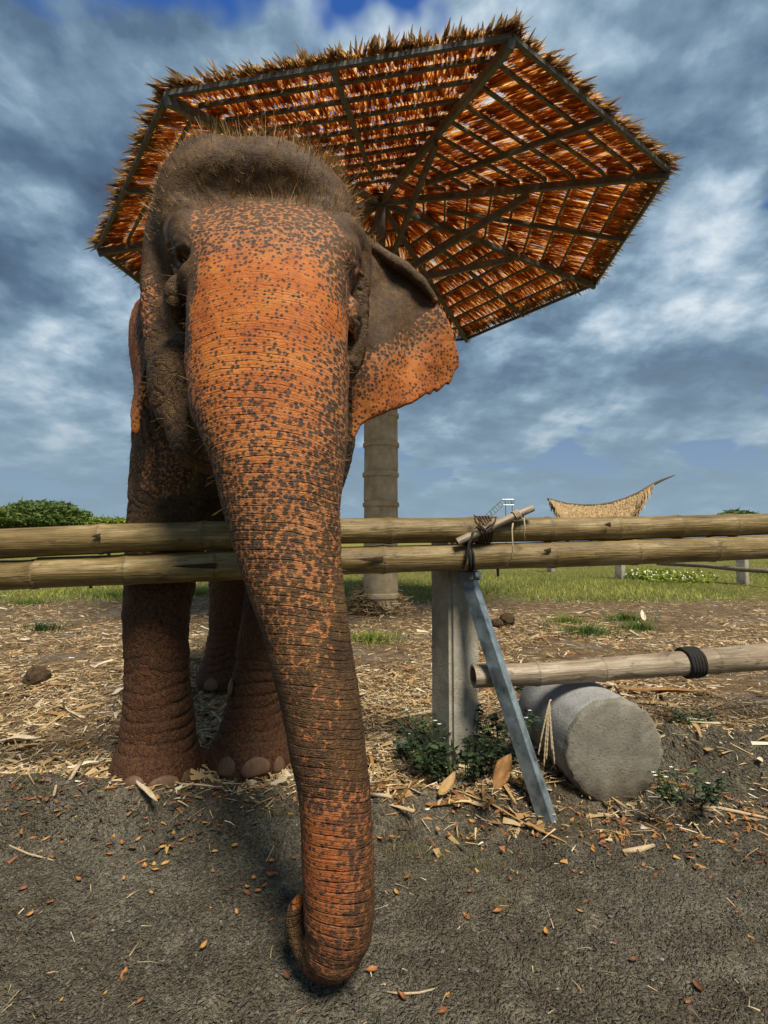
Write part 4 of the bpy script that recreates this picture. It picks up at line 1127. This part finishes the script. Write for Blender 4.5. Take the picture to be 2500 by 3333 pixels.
scatter_straw('straw_litter', 'dry straw and husk bits strewn over the pen floor', 130000, 1.85, 11, 1.05, (.015, .11), (.003, .011), M['straw'], 31, 1.1, .58, litter_mask)
scatter_straw('husk_litter', 'broad dry corn husks strewn over the pen floor', 8000, 2.15, 9.5, 1.1, (.05, .24), (.010, .034), M['husk'], 33, .9, .62, litter_mask)
scatter_straw('leaf_scraps', 'small rusty leaf scraps along the lip of the road', 5200, 1.7, 2.6, 1.1, (.010, .045), (.005, .018), M['leaf'], 35, 1.0, .35,
              lambda x, y, r: r.random(len(x)) < np.exp(-((y - 2.06) / .17) ** 2) * np.clip(.5 + .7 * fbm(np.stack([x, y, 0 * x], -1), 2.5, 2, 3), .05, 1))
scatter_straw('road_straw', 'thin straw bits scattered on the dirt road', 260, 1.0, 2.0, 1.1, (.015, .06), (.0015, .004), M['straw'], 37, .8, .65)


def husk_band(x, y, r):
    return r.random(len(x)) < np.exp(-(((x - .35) / .45) ** 2 + ((y - 2.12) / .10) ** 2)) + .8 * np.exp(-(((x - 1.6) / 1.3) ** 2 + ((y - 5.6) / .5) ** 2))
scatter_straw('husk_heap', 'brown dead husks heaped below the post and out in the pen', 6500, 1.9, 7, 1.05, (.04, .22), (.012, .045), M['husk'], 39, .9, .42, husk_band)


def pebbles(name, n, ya, yb, xw, r0, r1, seed, label, mask=None, bias=1.0):
    r = np.random.default_rng(seed)
    y = ya * (yb / ya) ** (r.random(n) ** bias); x = (r.random(n) - .5) * 2 * xw * (y * .78 + .3)
    if mask is not None: k = mask(x, y, r); x, y = x[k], y[k]; n = len(x)
    ico = np.array([(0, 0, 1), (1, 0, 0), (0, 1, 0), (-1, 0, 0), (0, -1, 0), (0, 0, -1)], dtype=float)
    F0 = np.array([(0, 1, 2), (0, 2, 3), (0, 3, 4), (0, 4, 1), (1, 5, 2), (2, 5, 3), (3, 5, 4), (4, 5, 1)])
    rad = r0 + (r1 - r0) * r.random(n) ** 4
    Vv = ico[None] * (1 + .3 * r.normal(size=(n, 6, 1))) * rad[:, None, None] * np.array([1, 1, .7])
    a = r.random(n) * 6.28; ca, sa = np.cos(a)[:, None], np.sin(a)[:, None]
    Vv = np.stack([Vv[..., 0] * ca - Vv[..., 1] * sa, Vv[..., 0] * sa + Vv[..., 1] * ca, Vv[..., 2]], -1)
    z = terrain(x, y) + rad * .25
    V = (Vv + np.stack([x, y, z], -1)[:, None]).reshape(-1, 3); F = (F0[None] + (np.arange(n) * 6)[:, None, None]).reshape(-1, 3)
    tn = np.clip(.30 + .2 * r.normal(size=n) + .6 * (r.random(n) > .993), 0, 1)
    o = link(name, mesh_np(name, V, F, M['pebble'], False, np.repeat(tn, 6))); tag(o, label, None, None, 'stuff')


pebbles('gravel', 60000, .98, 2.25, 1.0, .0016, .0062, 51, 'dark grit and clods on the dirt road', None, .8)
pebbles('gravel', 7000, 1.85, 2.2, 1.2, .003, .017, 53, 'grey gravel on the mound before the left foot',
        lambda x, y, r: r.random(len(x)) < np.exp(-(((x + 1.3) / .6) ** 2 + ((y - 2.02) / .13) ** 2)) + .7 * np.exp(-(((x - 1.6) / .35) ** 2 + ((y - 2.35) / .16) ** 2)))


def grass_field(name, label, n, gen, h, w, seed, mat, tmean):
    r = np.random.default_rng(seed); x, y = gen(r, n); n = len(x); z = terrain(x, y)
    a = r.random(n) * 6.28; lean = .25 + .35 * r.random(n)
    d = unit(np.stack([np.cos(a) * lean, np.sin(a) * lean, np.ones(n)], -1)); side = np.stack([-np.sin(a), np.cos(a), np.zeros(n)], -1)
    L = h * (.4 + .9 * r.random(n)); bend = np.stack([np.cos(a) * L * .4, np.sin(a) * L * .4, -.15 * L], -1)
    V, F, ix = strips(np.stack([x, y, z - .005], -1), d, side, L, w, bend, 2, 1.0, .1)
    tn = np.clip(tmean + .2 * r.normal(size=n) + .35 * vnoise(np.stack([x, y, 0 * x], -1), .9, 4), 0, 1)
    o = link(name, mesh_np(name, V, F, mat, False, tn[ix])); tag(o, label, None, None, 'stuff'); return o


def far_gen(r, n):
    y = 8.6 * (30 / 8.6) ** r.random(n); x = (r.random(n) - .5) * 2 * (y * .8)
    f = fbm(np.stack([x, y * .6, 0 * x], -1), .55, 3, 9); k = r.random(n) < sstep(y + 1.4 * f, 8.6, 10.2) * np.clip(.62 + .9 * f, .04, 1); return x[k], y[k]
grass_field('grass', 'bright green grass growing beyond the pen', 52000, far_gen, .115, .012, 61, M['grass'], .74)
def tuft_gen(spots):
    def f(r, n):
        w = np.array([s[3] for s in spots]); i = r.choice(len(spots), n, p=w / w.sum()); s = np.array([x[:3] for x in spots])[i]
        rr = np.abs(r.normal(size=n)) * s[:, 2] * .6; a = r.random(n) * 6.28; return s[:, 0] + rr * np.cos(a), s[:, 1] + rr * np.sin(a) * .7
    return f
_sp = []
for (px, py, rad, w) in ((800, 1385, .35, 3), (1270, 1370, .45, 4), (1350, 1340, .3, 3), (1220, 1345, .25, 2), (90, 1360, .3, 2), (430, 1285, .6, 5), (60, 1305, .7, 4), (240, 1290, .6, 4), (830, 1290, .5, 3), (350, 1420, .2, 1), (1500, 1590, .10, .5), (1380, 1360, .2, 2)):
    q = Pground(px, py); _sp.append((q[0], q[1], rad, w))
grass_field('grass_tufts', 'scattered green grass tufts on the pen floor', 5200, tuft_gen(_sp), .13, .008, 63, M['grass'], .35)
_sp = []
for (px, py, rad, w) in ((70, 1800, .10, 2), (130, 1780, .06, 1), (880, 1800, .16, 3), (960, 1850, .18, 3), (1050, 1870, .18, 3), (890, 1900, .08, 1), (1080, 1960, .05, 1), (1000, 1780, .2, 3), (900, 1740, .12, 2), (600, 1760, .12, 2), (690, 1800, .1, 1), (520, 1820, .14, 1), (1230, 1780, .12, 2), (1300, 1800, .1, 1)):
    q = Pground(px, py); _sp.append((q[0], q[1], rad, w))
grass_field('sparse_grass', 'thin dry grass creeping over the road edge', 7500, tuft_gen(_sp), .022, .0020, 65, M['drygrass'], .5)


# ------------------------------------------------------------------ single things on the ground
def lumpy(name, c, r, mat, seed, squash=.8, amp=.18, sub=4, parent=None):
    bm = bmesh.new(); bmesh.ops.create_icosphere(bm, subdivisions=sub, radius=1)
    co = np.array([v.co[:] for v in bm.verts]); n = fbm(co + seed * 3.1, 2.2, 4, seed)
    co = co * (1 + amp * n)[:, None] * r * np.array([1, 1, squash])
    for v, q in zip(bm.verts, co): v.co = q
    me = bpy.data.meshes.new(name); bm.to_mesh(me); bm.free(); me.materials.append(mat); me.polygons.foreach_set('use_smooth', np.ones(len(me.polygons), dtype=bool))
    o = link(name, me, parent); o.location = tuple(map(float, c)); return o


for (px, py, r, lab) in ((70, 1482, .082, 'dark round dung ball alone on the straw at left'), (1098, 1352, .098, 'largest of the dung balls lying behind the concrete post'), (1075, 1358, .075, 'dung ball touching the left side of the largest one behind the post'), (1052, 1362, .06, 'small dung ball half hidden by the steel brace')):
    q = Pground(px, py); o = lumpy('dung_ball', q + np.array([0, r * .6, r * .62]), r, M['dung'], px, .85, .16)
    tag(o, lab, 'dung', 'dung balls in the pen')
for (px, py, r, lab) in ((872, 1622, .055, 'rough grey stone on the pen edge between trunk and weeds'), (1000, 1700, .028, 'small grey stone in the husks under the weeds')):
    q = Pground(px, py); tag(lumpy('stone', q + np.array([0, r * .3, r * .25]), r, M['rock'], px, .65, .3), lab, 'stone')

# straw pile in front of the column
def pile():
    q = Pground(812, 1332); q[1] += .38; t = thing('straw_pile', q, 'heap of tangled brown straw at the foot of the concrete column', 'straw pile')
    r = np.random.default_rng(71); n = 1500
    a = r.random(n) * 6.28; rr = np.sqrt(r.random(n)); x = q[0] + .42 * rr * np.cos(a); y = q[1] + .36 * rr * np.sin(a); hz = .52 * (1 - rr ** 1.6)
    z = q[2] + hz * (.75 + .25 * r.random(n)) + .01
    aa = r.random(n) * 6.28; d = unit(np.stack([np.cos(aa), np.sin(aa), r.normal(size=n) * .35], -1)); sd = unit(np.cross(d, r.normal(size=d.shape)))
    L = .12 + .22 * r.random(n); V, F, ix = strips(np.stack([x, y, z], -1) - d * (L / 2)[:, None], d, sd, L, .008 + .012 * r.random(n), r.normal(size=d.shape) * .05, 3, .8, .3)
    tag(link('straw', mesh_np('straw', V, F, M['straw'], False, np.clip(.5 + .22 * r.normal(size=n), 0, 1)[ix]), t), kind='stuff')
    bm = lumpy('core', q + np.array([0, 0, .08]), .33, M['dung'], 5, .85, .15, 4, None); bm.parent = t; bm.location = (0, 0, .05)
pile()


# leaves and husks one can tell apart
def leaf_mesh(name, L, W, curl, mat, tint, fold=.25, n=8, twist=0.0, wave=0.0, seed=0):
    r = np.random.default_rng(seed); V = []; F = []
    for i in range(n + 1):
        t = i / n; w = W / 2 * (math.sin(math.pi * min(t * .96 + .02, 1)) ** .75); x = (t - .5) * L; zc = curl * L * ((t - .5) ** 2 * 4) * .5
        tw = twist * (t - .5)
        for j, s in enumerate((-1, -.5, 0, .5, 1)):
            yy = s * w; zz = abs(s) * w * fold * 2 + wave * W * math.sin(t * 9 + s * 3) * .2
            V.append((x, yy * math.cos(tw) - zz * math.sin(tw), zc + yy * math.sin(tw) + zz * math.cos(tw)))
    for i in range(n):
        for j in range(4): F.append((i * 5 + j, i * 5 + j + 1, (i + 1) * 5 + j + 1, (i + 1) * 5 + j))
    # a thin body, not a sheet
    Vb = [(x, y, z - .0008) for x, y, z in V]; m = len(V)
    Fb = [tuple(m + k for k in f[::-1]) for f in F]
    rim = [i * 5 for i in range(n + 1)] + [n * 5 + j for j in range(1, 5)] + [i * 5 + 4 for i in range(n - 1, -1, -1)] + [j for j in range(3, 0, -1)]
    Fr = [(rim[k], m + rim[k], m + rim[(k + 1) % len(rim)], rim[(k + 1) % len(rim)]) for k in range(len(rim))]
    me = mesh_np(name, V + Vb, np.array(F + Fb + Fr), mat, True, np.clip(tint + .05 * r.normal(size=2 * m), 0, 1)); return me


LEAF = [leaf_mesh('fallen_leaf', .042, .021, c, M['leaf'], t, f, 6, tw, .3, i) for i, (c, t, f, tw) in enumerate([(.3, .46, .25, .3), (.5, .64, .3, -.4), (.2, .75, .2, .4), (.45, .27, .4, .7), (.35, .10, .35, -.5), (.3, .95, .2, .3), (.7, .36, .5, .9)])]
def leaf(px, py, k, scale, rz, label, group):
    q = Pground(px, py); o = link('fallen_leaf', LEAF[k]); o.location = (q[0], q[1], q[2] + .008 * scale); scale *= .82; o.scale = (scale,) * 3
    o.rotation_euler = (random.uniform(-.3, .3), random.uniform(-.25, .25), rz); tag(o, label, 'leaf', group); return o
KIND = ['orange', 'yellow orange', 'ochre', 'rusty', 'dull brown', 'greenish', 'rusty']
named = [(332, 1872, 2, 'topmost ochre leaf of the little cluster on the road at left'), (356, 1870, 2, 'right hand ochre leaf of the little cluster on the road'), (336, 1884, 1, 'lowest yellow leaf of the little cluster on the road'), (312, 1877, 1, 'left hand yellow leaf of the little cluster on the road'),
         (375, 1806, 1, 'yellow orange leaf below the pale husk near the left foot'), (286, 1839, 3, 'rust red leaf above the ochre leaf cluster'), (235, 1850, 0, 'orange leaf on a twig left of the ochre cluster'), (326, 1694 + 30, 4, 'dark leaf between the toes of the left foot and the mound'),
         (268, 2112, 0, 'lone orange leaf on bare road at lower left'), (440, 2050, 1, 'crumpled yellow leaf on bare road left of the trunk tip'), (620, 2115, 4, 'oval brown leaf just left of the trunk tip'), (803, 2102, 0, 'orange leaf touching the road right of the trunk tip'),
         (1008, 1988, 0, 'left of two small orange leaves standing on bare road right of the trunk'), (1076, 1974, 0, 'right of two small orange leaves standing on bare road right of the trunk'), (957, 2192, 3, 'rusty leaf at the bottom edge right of the trunk'), (868, 2160, 3, 'upright rusty leaf near the thin twig at the bottom'),
         (1268, 1955, 4, 'brown leaf tilted up on the road at right'), (1508, 2140, 4, 'dark curled leaf at lower right'), (217, 1716, 5, 'fresh green leaf on the gravel mound'), (1180, 2020, 1, 'pale orange leaf beside a light stone on the road'), (1370, 2000 + 80, 4, 'brown leaf low on the right part of the road')]
for i, (px, py, k, lab) in enumerate(named): leaf(px, py, k, random.uniform(.75, 1.0), random.random() * 6.28, lab, 'fallen leaves on the road')
def spread(n, box, kinds, label, sc_=(.6, 1.0)):
    for _ in range(n):
        x = random.uniform(box[0], box[2]); y = random.uniform(box[1], box[3])
        k = random.choice(kinds); leaf(x, y, k, random.uniform(*sc_) * .9, random.random() * 6.28, label.format(KIND[k]), label.format('dry'))
spread(34, (60, 1690, 420, 1830), [0, 1, 3, 3], 'small {} leaf fallen on the gravel before the left foot')
spread(26, (460, 1700, 640, 1800), [0, 1, 3, 4], 'small {} leaf fallen between the feet and the trunk')
spread(22, (20, 1830, 600, 1960), [0, 1, 2, 3, 4], 'small {} leaf scattered on the road left of the trunk')
spread(12, (20, 1960, 600, 2190), [3, 4, 4, 1], 'small {} leaf on the bare road at lower left', (.4, .7))
spread(26, (820, 1720, 1240, 1830), [0, 1, 3, 3, 4], 'small {} leaf among the husks by the steel brace')
spread(22, (1240, 1760, 1650, 1900), [0, 1, 3, 4], 'small {} leaf on the road below the concrete cylinder')
spread(14, (830, 1900, 1640, 2180), [3, 4, 1], 'small {} leaf on the bare road at lower right', (.4, .75))
spread(14, (1440, 1650, 1650, 1760), [0, 1, 3], 'small {} leaf under the earth bank at right')


def husk(px, py, L, W, rz, label, tint=.6, curl=.15, pitch=0.0, roll=0.0, lift=.012, fold=.3, name='corn_husk', seed=0, d=None):
    q = Pground(px, py) if d is None else P(px, py, d)
    me = leaf_mesh(name, L, W, curl, M['husk'], tint, fold, 12, random.uniform(-.8, .8), .6, seed); o = link(name, me)
    o.location = (q[0], q[1], q[2] + lift); o.rotation_euler = (roll, pitch, rz); tag(o, label, 'husk', 'dry husks one can tell apart'); return o
husk(366, 1738, .13, .030, math.radians(62), 'pale split husk pointing up from the road by the left foot', .98, .1, -.25, .2, .03, seed=1)
husk(385, 1752, .17, .020, math.radians(55), 'long pinkish husk beside the pale split one by the left foot', .62, .1, -.2, 0, .02, seed=2)
husk(316, 1722, .19, .022, math.radians(-42), 'yellow straw blade slanting down from the left foot', .85, .05, .1, 0, .02, seed=3)
husk(430, 1708, .20, .012, math.radians(-10), 'thin yellow stalk blade lying before the left toes', .85, .03, 0, 0, .02, seed=4)
husk(1083, 1672, .15, .060, math.radians(48), 'large curled rust brown leaf standing beside the steel brace', .34, .35, -.6, .5, .0, .5, 'dry_leaf', 5, 2.0)
husk(985, 1742, .26, .055, math.radians(12), 'long flat rust brown leaf lying below the weeds', .33, .05, 0, 0, .015, .15, 'dry_leaf', 6)
husk(965, 1722, .14, .045, math.radians(55), 'ochre curled husk arching over the long rust brown leaf', .6, .5, -.3, .2, .03, .4, 'corn_husk', 7)
husk(1240, 1480, .30, .05, math.radians(20), 'broad pale husk lying behind the low bamboo pole', .9, .1, 0, 0, .02, seed=8)
husk(1270, 1335, .34, .07, math.radians(-50), 'upright pale husk sticking out of the green heap in the pen', .95, .2, -.35, .2, .08, seed=9)
husk(1390, 1345, .30, .06, math.radians(70), 'pale husk standing right of the green heap in the pen', .95, .2, -.35, 0, .07, seed=10)
husk(1140, 1465 + 10, .2, .05, math.radians(60), 'small white husk upright behind the angle brace', .98, .2, -.7, 0, .05, seed=14)
husk(35, 1608, .22, .05, math.radians(15), 'pale husk at the left edge of the pen floor', .9, .05, 0, 0, .02, seed=11)
husk(185, 1668, .14, .03, math.radians(35), 'bluish white husk on the pen floor left of the foot', 1.0, .1, 0, 0, .03, seed=12)
husk(258, 1505, .10, .05, math.radians(60), 'small white crumpled husk touching the left leg', 1.0, .3, -.3, 0, .03, seed=13)
husk(1520, 1722, .14, .035, math.radians(-60), 'grey white husk below the right hand weed', .98, .2, -.2, 0, .03, seed=15)
husk(1440, 1500, .6, .06, math.radians(-6), 'long brown leaf under the low bamboo pole at right', .35, .05, 0, 0, .02, .2, 'dry_leaf', 16)


def stick(pts, r, mat, label, name='stick', lift=.006):
    q = [Pground(x, y) + np.array([0, 0, lift + (dz[0] if dz else 0)]) for x, y, *dz in pts]
    o = MB().tube(q, r, 7).build(name, mat, None, True); tag(o, label, 'stick', 'sticks and stalks on the ground'); return o
stick([(100, 1790), (128, 1745, .03), (160, 1698, .05), (178, 1676, .06)], [.006, .008, .009, .006], M['twine'], 'thick yellow stalk leaning across the gravel mound', 'dry_stalk')
stick([(104, 1772), (118, 1730, .03), (130, 1692, .05)], [.004, .005, .003], M['twine'], 'thin pale stalk left of the thick one on the gravel mound', 'dry_stalk')
stick([(800, 1725, .01), (835, 1729, .012), (875, 1742, .01)], [.007, .008, .005], M['twine'], 'white bare stick just right of the trunk')
stick([(1345, 1845), (1380, 1842), (1413, 1832)], [.006, .011, .006], M['twine'], 'short fat white stick on the road below the cylinder', lift=.01)
stick([(835, 2148), (870, 2152), (905, 2150), (945, 2140)], [.002, .003, .0025, .002], M['twine'], 'thin bent twig on the road right of the trunk tip', 'twig')
stick([(1180, 1965), (1190, 1990), (1196, 2010)], .0016, M['twine'], 'fine upright grass stem on the road at right', 'twig')
stick([(20, 1830), (60, 1848), (115, 1862)], [.002, .004, .002], M['twine'], 'pale thin twig on the road at far left', 'twig')
stick([(575, 1865), (585, 1845), (592, 1832)], .0022, M['twine'], 'short pale twig standing left of the trunk', 'twig')
stick([(0, 1858 + 230), (262, 2095), (300, 2040)][1:], .0018, M['twine'], 'wavy pale rootlet on the road at lower left', 'twig')
stick([(1500, 1745), (1560, 1750), (1655, 1770)], [.006, .007, .005], M['twine'], 'long pale stick under the right hand weed')


# corn tassel hanging on the cylinder
def tassel():
    a = P(1187, 1515, 2.13); t = thing('corn_tassel', a, 'dry yellow corn tassel leaning against the concrete cylinder', 'corn tassel')
    r = random.Random(4)
    for k, (x, y) in enumerate(((1163, 1630), (1175, 1655), (1180, 1640), (1192, 1620), (1198, 1650), (1168, 1600))):
        b = P(x, y, 2.10); mid = (a + b) / 2 + np.array([r.uniform(-.01, .01), -.012, .015]); mb = MB()
        pts = [a * (1 - s) ** 2 + 2 * mid * s * (1 - s) + b * s * s for s in np.linspace(0, 1, 26)]
        mb.tube(pts, [.002 + (.0022 if i % 2 else .0) * min(1, i / 6) for i in range(26)], 6); mb.build('strand', M['twine'], t, True)
    MB().tube([P(1190, 1512, 2.14), a], .004, 6).build('stem', M['twine'], t, True)
tassel()


# weeds
def weed(base_px, n, h, spread_, label, seed, flowers, leaf_l=.035):
    q = Pground(*base_px); t = thing('flowering_weed', q, label, 'weed'); r = np.random.default_rng(seed)
    bs, ds, sds, Ls, Ws, tn = [], [], [], [], [], []; st = MB(); heads = []
    for k in range(n):
        a = r.random() * 6.28; rad = spread_ * math.sqrt(r.random()) * .55; b = q + np.array([rad * math.cos(a) * 1.35, rad * math.sin(a) * .6, -.01])
        hh = h * (.45 + .6 * r.random()); lean = np.array([math.cos(a) * .5 * spread_, math.sin(a) * .3 * spread_, hh])
        pts = [b + lean * s + np.array([0, 0, -.12 * hh * s * s]) for s in (0, .35, .7, 1)]; st.tube(pts, [.0022, .002, .0016, .001], 5); heads.append(pts[-1])
        for _ in range(15):
            s = .12 + .88 * r.random(); p = b + lean * s + np.array([0, 0, -.12 * hh * s * s]); aa = r.random() * 6.28
            d = np.array([math.cos(aa), math.sin(aa), .15 + .5 * r.random()]); d /= np.linalg.norm(d)
            bs.append(p); ds.append(d); sds.append(np.cross(d, [0, 0, 1.]) + r.normal(size=3) * .25); l = leaf_l * (.5 + .8 * r.random()); Ls.append(l); Ws.append(l * (.42 + .2 * r.random())); tn.append(np.clip(.4 + .28 * r.normal(), 0, 1))
    st.build('stem', M['weed'], t, True)
    bs, ds, sds = map(np.array, (bs, ds, sds)); sds = unit(sds); Ls = np.array(Ls); Ws = np.array(Ws)
    rows = []
    for tt, w in ((0, .12), (.3, .9), (.6, 1.0), (.85, .6), (1, .05)):
        c = bs + ds * (Ls * tt)[:, None] + np.array([0, 0, -1.]) * (Ls * .35 * tt * tt)[:, None]; rows += [c - sds * (Ws * w / 2)[:, None], c + sds * (Ws * w / 2)[:, None]]
    V = np.stack(rows, 1).reshape(-1, 3); m = 10; o = np.arange(len(bs))[:, None] * m
    F = np.concatenate([o + np.array([[2 * i, 2 * i + 1, 2 * i + 3, 2 * i + 2]]) for i in range(4)], 0)
    tag(link('leaves', mesh_np('leaves', V, F, M['weed'], True, np.repeat(np.array(tn), m)), t), kind='stuff')
    heads.sort(key=lambda p: -p[2])
    for p in heads[:flowers]:
        mb = MB()
        for k in range(6):
            a = k * 1.047 + r.random() * .3; u = np.array([math.cos(a), math.sin(a) * .6, .35]); w = np.array([-math.sin(a), math.cos(a) * .6, 0]) * .0035
            mb.add([p, p + u * .006 + w, p + u * .011, p + u * .006 - w], [(0, 1, 2, 3)], .7)
        mb.build('flower', M['petal'], t)
weed((1010, 1672), 56, .30, .28, 'dark leafy weed with tiny white flowers growing round the post foot', 81, 10)
weed((1085, 1640), 18, .27, .10, 'tall dark weed squeezed between post, brace and cylinder', 83, 4)
weed((930, 1640), 22, .12, .16, 'low dark grassy weed at the left of the post foot', 84, 2, .03)
weed((1492, 1728), 15, .13, .14, 'small leafy weed with white flowers right of the concrete cylinder', 85, 5, .028)
weed((1500, 1565), 10, .10, .12, 'small weed on top of the earth bank at right', 86, 2, .03)
weed((1140, 1495), 8, .12, .08, 'few green leaves peeping over the concrete cylinder', 87, 0, .035)
# white flowered bushes by the far fence
for i, (px, py, w) in enumerate(((1395, 1252, 'left'), (1450, 1256, 'middle'), (1510, 1258, 'right'))):
    q = Pground(px, py); t = thing('flowering_bush', q, f'low bush dotted with pale flowers by the far fence, {w} of three', 'bush', 'pale flowered bushes by the far fence')
    r = np.random.default_rng(90 + i); blobs = [(q[0] + r.normal() * .3, q[1] + .4 + r.normal() * .3, 0.10 + .05 * r.random(), .42, .14) for _ in range(5)]
    leaf_cloud('foliage', M['bright_leaf'], t, blobs, 900, .09, 90 + i)
    mb = MB()
    for k in range(34):
        b = blobs[r.integers(5)]; u = unit(r.normal(size=3)); u[2] = abs(u[2]); u[1] = -abs(u[1]); p = np.array(b[:3]) + u * np.array([b[3], b[3], b[4]]) * 1.05; s = .02
        mb.add([p + np.array([-s, 0, 0]), p + np.array([0, -.01, -s]), p + np.array([s, 0, 0]), p + np.array([0, .01, s])], [(0, 1, 2, 3)], r.random())
    tag(mb.build('blossoms', M['petal'], t), kind='stuff')

print('objects', len(bpy.data.objects), 'time', time.time() - T0)
